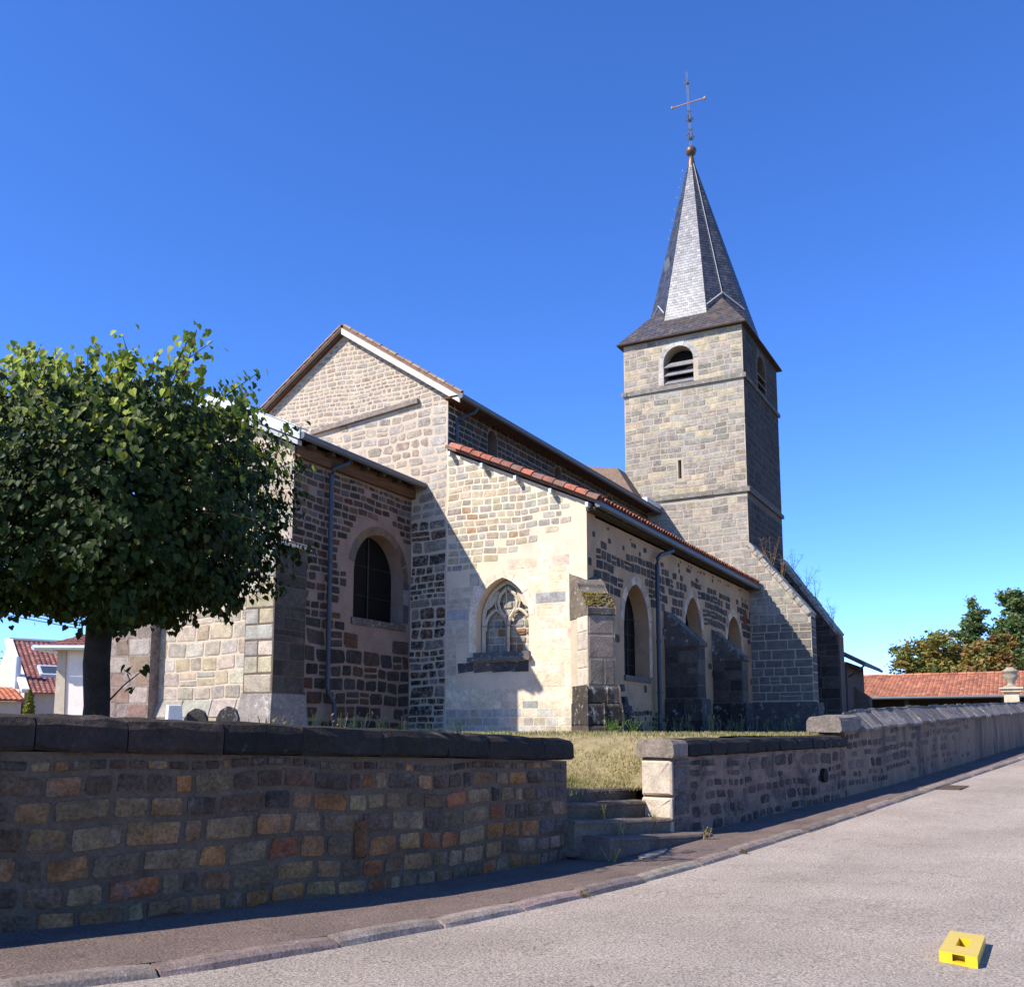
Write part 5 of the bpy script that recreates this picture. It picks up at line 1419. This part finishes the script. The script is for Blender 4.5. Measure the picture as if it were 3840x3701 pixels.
MB().tube([RH(.4, -.55, 4.25), RH(.4, -.1, 3.9), RH(.4, -.08, 1.7)], .08, 7).build('downpipe', 'steelpipe', rh)
mb = MB(); mb.hexa([RH(-6, -1.2, 3.75), RH(-.2, -1.2, 3.75), RH(-.2, 2.5, 4.6), RH(-6, 2.5, 4.6), RH(-6, -1.2, 3.85), RH(-.2, -1.2, 3.85), RH(-.2, 2.5, 4.7), RH(-6, 2.5, 4.7)], (.3, .1, .06)); lt = mb.build('lean_to_roof', 'tile_far', rh)
mb = MB(); tile_rows(mb, RH(-6, -1.25, 3.86), RH(-.2, -1.25, 3.86), RH(-.2, 2.5, 4.72), RH(-6, 2.5, 4.72), 9, .3, [(.46, .16, .08), (.4, .14, .075)], r, .035); mb.build('roof_tiles', 'tile_far', lt, kind='stuff')
MB().hexa([RH(-6, -.8, 1.6), RH(-.3, -.8, 1.6), RH(-.3, 2, 1.6), RH(-6, 2, 1.6), RH(-6, -.8, 3.75), RH(-.3, -.8, 3.75), RH(-.3, 2, 3.75), RH(-6, 2, 3.75)]).build('lean_to_wall', 'cream_wall', rh)

# shrubs and the small conifer before the red-roofed house
def shrub(name, label, c, rad, hh, n, pal, seed, cone=False, group=None):
    rr = random.Random(seed); mb = MB()
    for _ in range(n):
        f = rr.random(); z = f * hh; q = rad * ((1 - f) if cone else sqrt(max(0, 1 - (2 * f - 1) ** 2))) * rr.uniform(.5, 1.05); a = rr.uniform(0, 2 * pi)
        P = Vector((c[0] + cos(a) * q, c[1] + sin(a) * q, c[2] + z)); s = rr.uniform(.06, .16)
        u = Vector((rr.uniform(-1, 1), rr.uniform(-1, 1), rr.uniform(-.2, 1))).normalized(); v = u.cross(Vector((rr.uniform(-1, 1), rr.uniform(-1, 1), .3))).normalized()
        mb.add([P - u * s, P + v * s * .4, P + u * s, P - v * s * .4], [(0, 1, 2, 3)], pick(pal, rr))
    t = thing(name, label, 'shrub', c, group)
    mb.build('foliage', 'leaf_far', t); MB().tube([c, (c[0], c[1], c[2] + hh * .7)], .03, 6).build('stem', 'bark', t)
shrub('conifer', 'small yellow-green cone-shaped conifer in front of the lean-to', PF(-27.2, 55, 1.7), .65, 2.6, 1400, [(.20, .19, .03), (.15, .16, .03)], 61, True)
shrub('shrub', 'low leafy green bush in front of the arched carriage door', PF(-23.8, 52, 1.8), 1.5, 1.0, 2200, [(.08, .14, .03), (.10, .17, .035)], 62)
shrub('shrub', 'tall green hedge bush beside the gable of the red-roofed house', PF(-38.5, 70, 1.7), 2.2, 7, 2500, [(.06, .11, .025), (.08, .13, .03)], 63)

for k, ((xa, ya), (xb, yb)) in enumerate((((82, 2279), (307, 2325)), ((71, 2292), (307, 2339)), ((57, 2302), (275, 2343)), ((32, 2310), (264, 2353)))):
    d = 43.6 - .35 * k
    pp = []
    for f in (-2.2, -1.4, -.6, .2, .8, 1.05):
        x = xa + (xb - xa) * f; y = ya + (yb - ya) * f
        pp.append(PF((x - 1920) / 3675 * d, d, 2 + (2740 - y) / 3675 * d))
    mb = MB(); mb.tube(pp, .02 if k != 1 else .032, 5)
    tag(mb.build('power_line', 'wire'), ('uppermost of the four overhead cables running to the white house', 'thick black overhead cable, second from the top, behind the tree', 'thin overhead cable just below the thick black one', 'lowest of the four overhead cables running to the white house')[k], 'cable', 'overhead cables')

# ------------------------------------------------------------------ small things in the yard and street
g_ = thing('gravestone', 'small white upright gravestone at the foot of the chancel wall', 'gravestone', (13.55, 14.8, 1.9))
MB().hexa([(13.4, 14.75, 1.8), (13.7, 14.6, 1.8), (13.75, 14.72, 1.8), (13.45, 14.87, 1.8), (13.42, 14.75, 2.5), (13.66, 14.63, 2.5), (13.7, 14.74, 2.5), (13.46, 14.86, 2.5)]).build('slab', 'white_wall', g_, .02)
MB().hexa([(13.3, 14.7, 1.8), (13.8, 14.5, 1.8), (13.9, 14.75, 1.8), (13.4, 14.95, 1.8), (13.32, 14.72, 2.02), (13.78, 14.52, 2.02), (13.87, 14.74, 2.02), (13.42, 14.92, 2.02)]).build('base', 'stone_lichen', g_, .02)
for i, (x, y, hh, lb) in enumerate(((13.95, 14.55, .5, 'low dark broken gravestone next to the white one'), (14.55, 14.3, .55, 'dark round-topped gravestone near the chancel corner'))):
    t = thing('gravestone', lb, 'gravestone', (x, y, 1.9))
    pol = [(-.2, -.1), (.2, -.1), (.2, hh * .6), (.14, hh * .9), (0, hh), (-.13, hh * .85), (-.2, hh * .6)]
    MB().prism(pol, lambda u, v, d: (x + u * .47 + d * .88, y - u * .88 + d * .47, 1.92 + v), -.07, .07, (.05, .045, .042)).build('slab', 'stone_lichen', t, .02)
    MB().prism([(-.27, -.12), (.27, -.12), (.25, .06), (-.25, .06)], lambda u, v, d: (x + u * .47 + d * .88, y - u * .88 + d * .47, 1.92 + v), -.14, .14, (.08, .07, .065)).build('base', 'stone_lichen', t, .02)
t = thing('stone_cross', 'small dark stone cross leaning at the foot of the aisle wall', 'cross', (27.4, 10.75, 1.92))
MB().prism([(-.11, 0), (.11, 0), (.1, .55), (.32, .55), (.32, .75), (.1, .75), (.1, 1.02), (-.1, 1.02), (-.1, .75), (-.32, .75), (-.32, .55), (-.1, .55)], lambda u, v, d: (27.4 + u, 10.75 - d + .18 * v, 2.0 + v), -.06, .06, (.05, .045, .045)).build('shaft', 'stone_lichen', t, .01)
MB().box(27.1, 27.7, 10.45, 10.98, 1.8, 2.08, (.06, .055, .05)).build('base', 'stone_lichen', t, .03)

def weed(name, label, c, hh, n, seed, group, pal, lean=.35, twig=False, leafs=6):
    rr = random.Random(seed); mb = MB()
    for _ in range(n):
        a = rr.uniform(0, 2 * pi); l = rr.uniform(.05, lean) * hh; h_ = hh * rr.uniform(.6, 1)
        b = Vector((c[0] + rr.uniform(-.05, .05), c[1] + rr.uniform(-.05, .05), c[2] - .02)); e = b + Vector((cos(a) * l, sin(a) * l, h_)); m_ = b.lerp(e, .5) + Vector((0, 0, .05 * hh))
        col = pick(pal, rr)
        mb.tube([b, m_, e], .006 if not twig else .011, 4, col, r1=.003)
        for _ in range(leafs):
            f = rr.uniform(.25, 1); p = b.lerp(e, f); d = Vector((rr.uniform(-1, 1), rr.uniform(-1, 1), rr.uniform(-.1, .9))).normalized() * rr.uniform(.05, .12) * (hh * .9 + .2)
            if twig: mb.tube([p, p + d * 2.0], .006, 3, col, r1=.002)
            else:
                s_ = d.cross(Vector((0, 0, 1))).normalized() * .012
                mb.add([p - s_, p + s_, p + d], [(0, 1, 2)], col)
    return tag(mb.build(name, 'dry'), label, 'weed', group)
r = random.Random(71)
DW = [(.40, .32, .14), (.34, .28, .12), (.22, .22, .07)]
for i in range(22):
    x = r.uniform(7.6, 11.9); y = yardline(x) + r.uniform(.62, 1.3)
    weed('weed', 'thin dry grass tuft showing above the retaining wall coping', (x, y, lawnz(x, y)), r.uniform(.22, .42), 5, 100 + i, 'dry tufts behind the retaining wall', DW)
for i in range(30):
    x = r.uniform(26.2, 42); y = YA - r.uniform(.5, 3.2)
    weed('weed', 'flowering weed clump at the foot of the aisle wall', (x, y, lawnz(x, y)), r.uniform(.35, .8), 8, 200 + i, 'weeds along the aisle wall', [(.13, .17, .05), (.22, .22, .08), (.35, .32, .2)])
for i, (x, y) in enumerate(((24.0, 10.0), (24.3, 9.9), (24.7, 9.6))):
    weed('weed', 'bright green leafy weed at the base of the corner buttress', (x, y, lawnz(x, y)), .45, 16, 300 + i, 'green weeds at the corner buttress', [(.10, .18, .03), (.13, .20, .04)], .7)
dvv = Vector((0, 8.46 - YT, 7.05 - 10.38))
for i, (f, hh) in enumerate(((.18, 1.0), (.32, 1.3), (.5, 1.1))):
    p = Vector((XT + .7, YT, 10.42)) + dvv * f
    weed('weed', 'tall dry reddish weed stalk growing on the sloping tower buttress', (p.x, p.y, p.z + .1), hh, 4, 400 + i, 'stalks on the near tower buttress', [(.32, .18, .09), (.36, .24, .13)], .4, True, 9)
d3 = Vector((0, 8.3 - YT, 6.65 - 10.6))
for i, (f, hh) in enumerate(((.2, 1.2), (.42, 1.6), (.6, 1.5), (.88, 1.4))):
    p = Vector((49.4, YT, 10.6)) + d3 * f
    weed('weed', 'bare branching weed on the far tower buttress against the sky', (p.x, p.y, p.z + .1), hh, 5, 500 + i, 'branching weeds on the far tower buttress', [(.10, .10, .07), (.14, .12, .08)], .55, True, 10)
for i, (t_, d_) in enumerate(((11.6, .02), (14.6, .14), (18.7, .15))):
    x, y = LKB.off(t_, d_)
    weed('weed', 'tiny reddish-green weed rooted in a kerb joint', (x, y, hgt(x, y) - .06), .09, 9, 600 + i, 'weeds in the kerb joints', [(.12, .16, .04), (.25, .12, .06)], .8)
for i, (x, y, z) in enumerate(((11.66, 4.84, .37), (14.2, 4.42, .45), (12.6, 5.1, .62), (13.7, 5.05, .62), (12.9, 5.5, .8), (14.3, 5.35, .85))):
    weed('weed', 'dry weed sprouting from a joint of the stone steps', (x, y, z), .2, 8, 700 + i, 'weeds on the steps', DW + [(.28, .12, .05)], .6)

yb = thing('yellow_block', 'bright yellow flat block with a square hole lying on the road', 'block', (8.3, .62, hgt(8.3, .62) - ROADDROP + .03))
A_, B_, C_, D_ = (7.94, .75), (7.82, .49), (8.73, .48), (8.81, .74)
zr = min(hgt(*q) for q in (A_, B_, C_, D_)) - ROADDROP + .035
def YB(s, t, z):
    a = (A_[0] + (B_[0] - A_[0]) * s, A_[1] + (B_[1] - A_[1]) * s); b = (D_[0] + (C_[0] - D_[0]) * s, D_[1] + (C_[1] - D_[1]) * s)
    x = a[0] + (b[0] - a[0]) * t; y = a[1] + (b[1] - a[1]) * t
    return (x, y, hgt(x, y) - ROADDROP + .03 + z)
mb = MB()
def yq(s0, s1, t0, t1, z0, z1): mb.hexa([YB(s0, t0, z0), YB(s1, t0, z0), YB(s1, t1, z0), YB(s0, t1, z0), YB(s0, t0, z1), YB(s1, t0, z1), YB(s1, t1, z1), YB(s0, t1, z1)])
HB = .078
yq(0, .35, 0, 1, 0, HB); yq(.68, 1, 0, 1, 0, HB); yq(.35, .68, .72, 1, 0, HB); yq(.35, .68, .10, .34, 0, HB); yq(.35, .68, 0, .10, 0, .02); yq(.35, .68, 0, .10, HB - .008, HB)
mb.build('body', 'yellow', yb)
print('rest done')
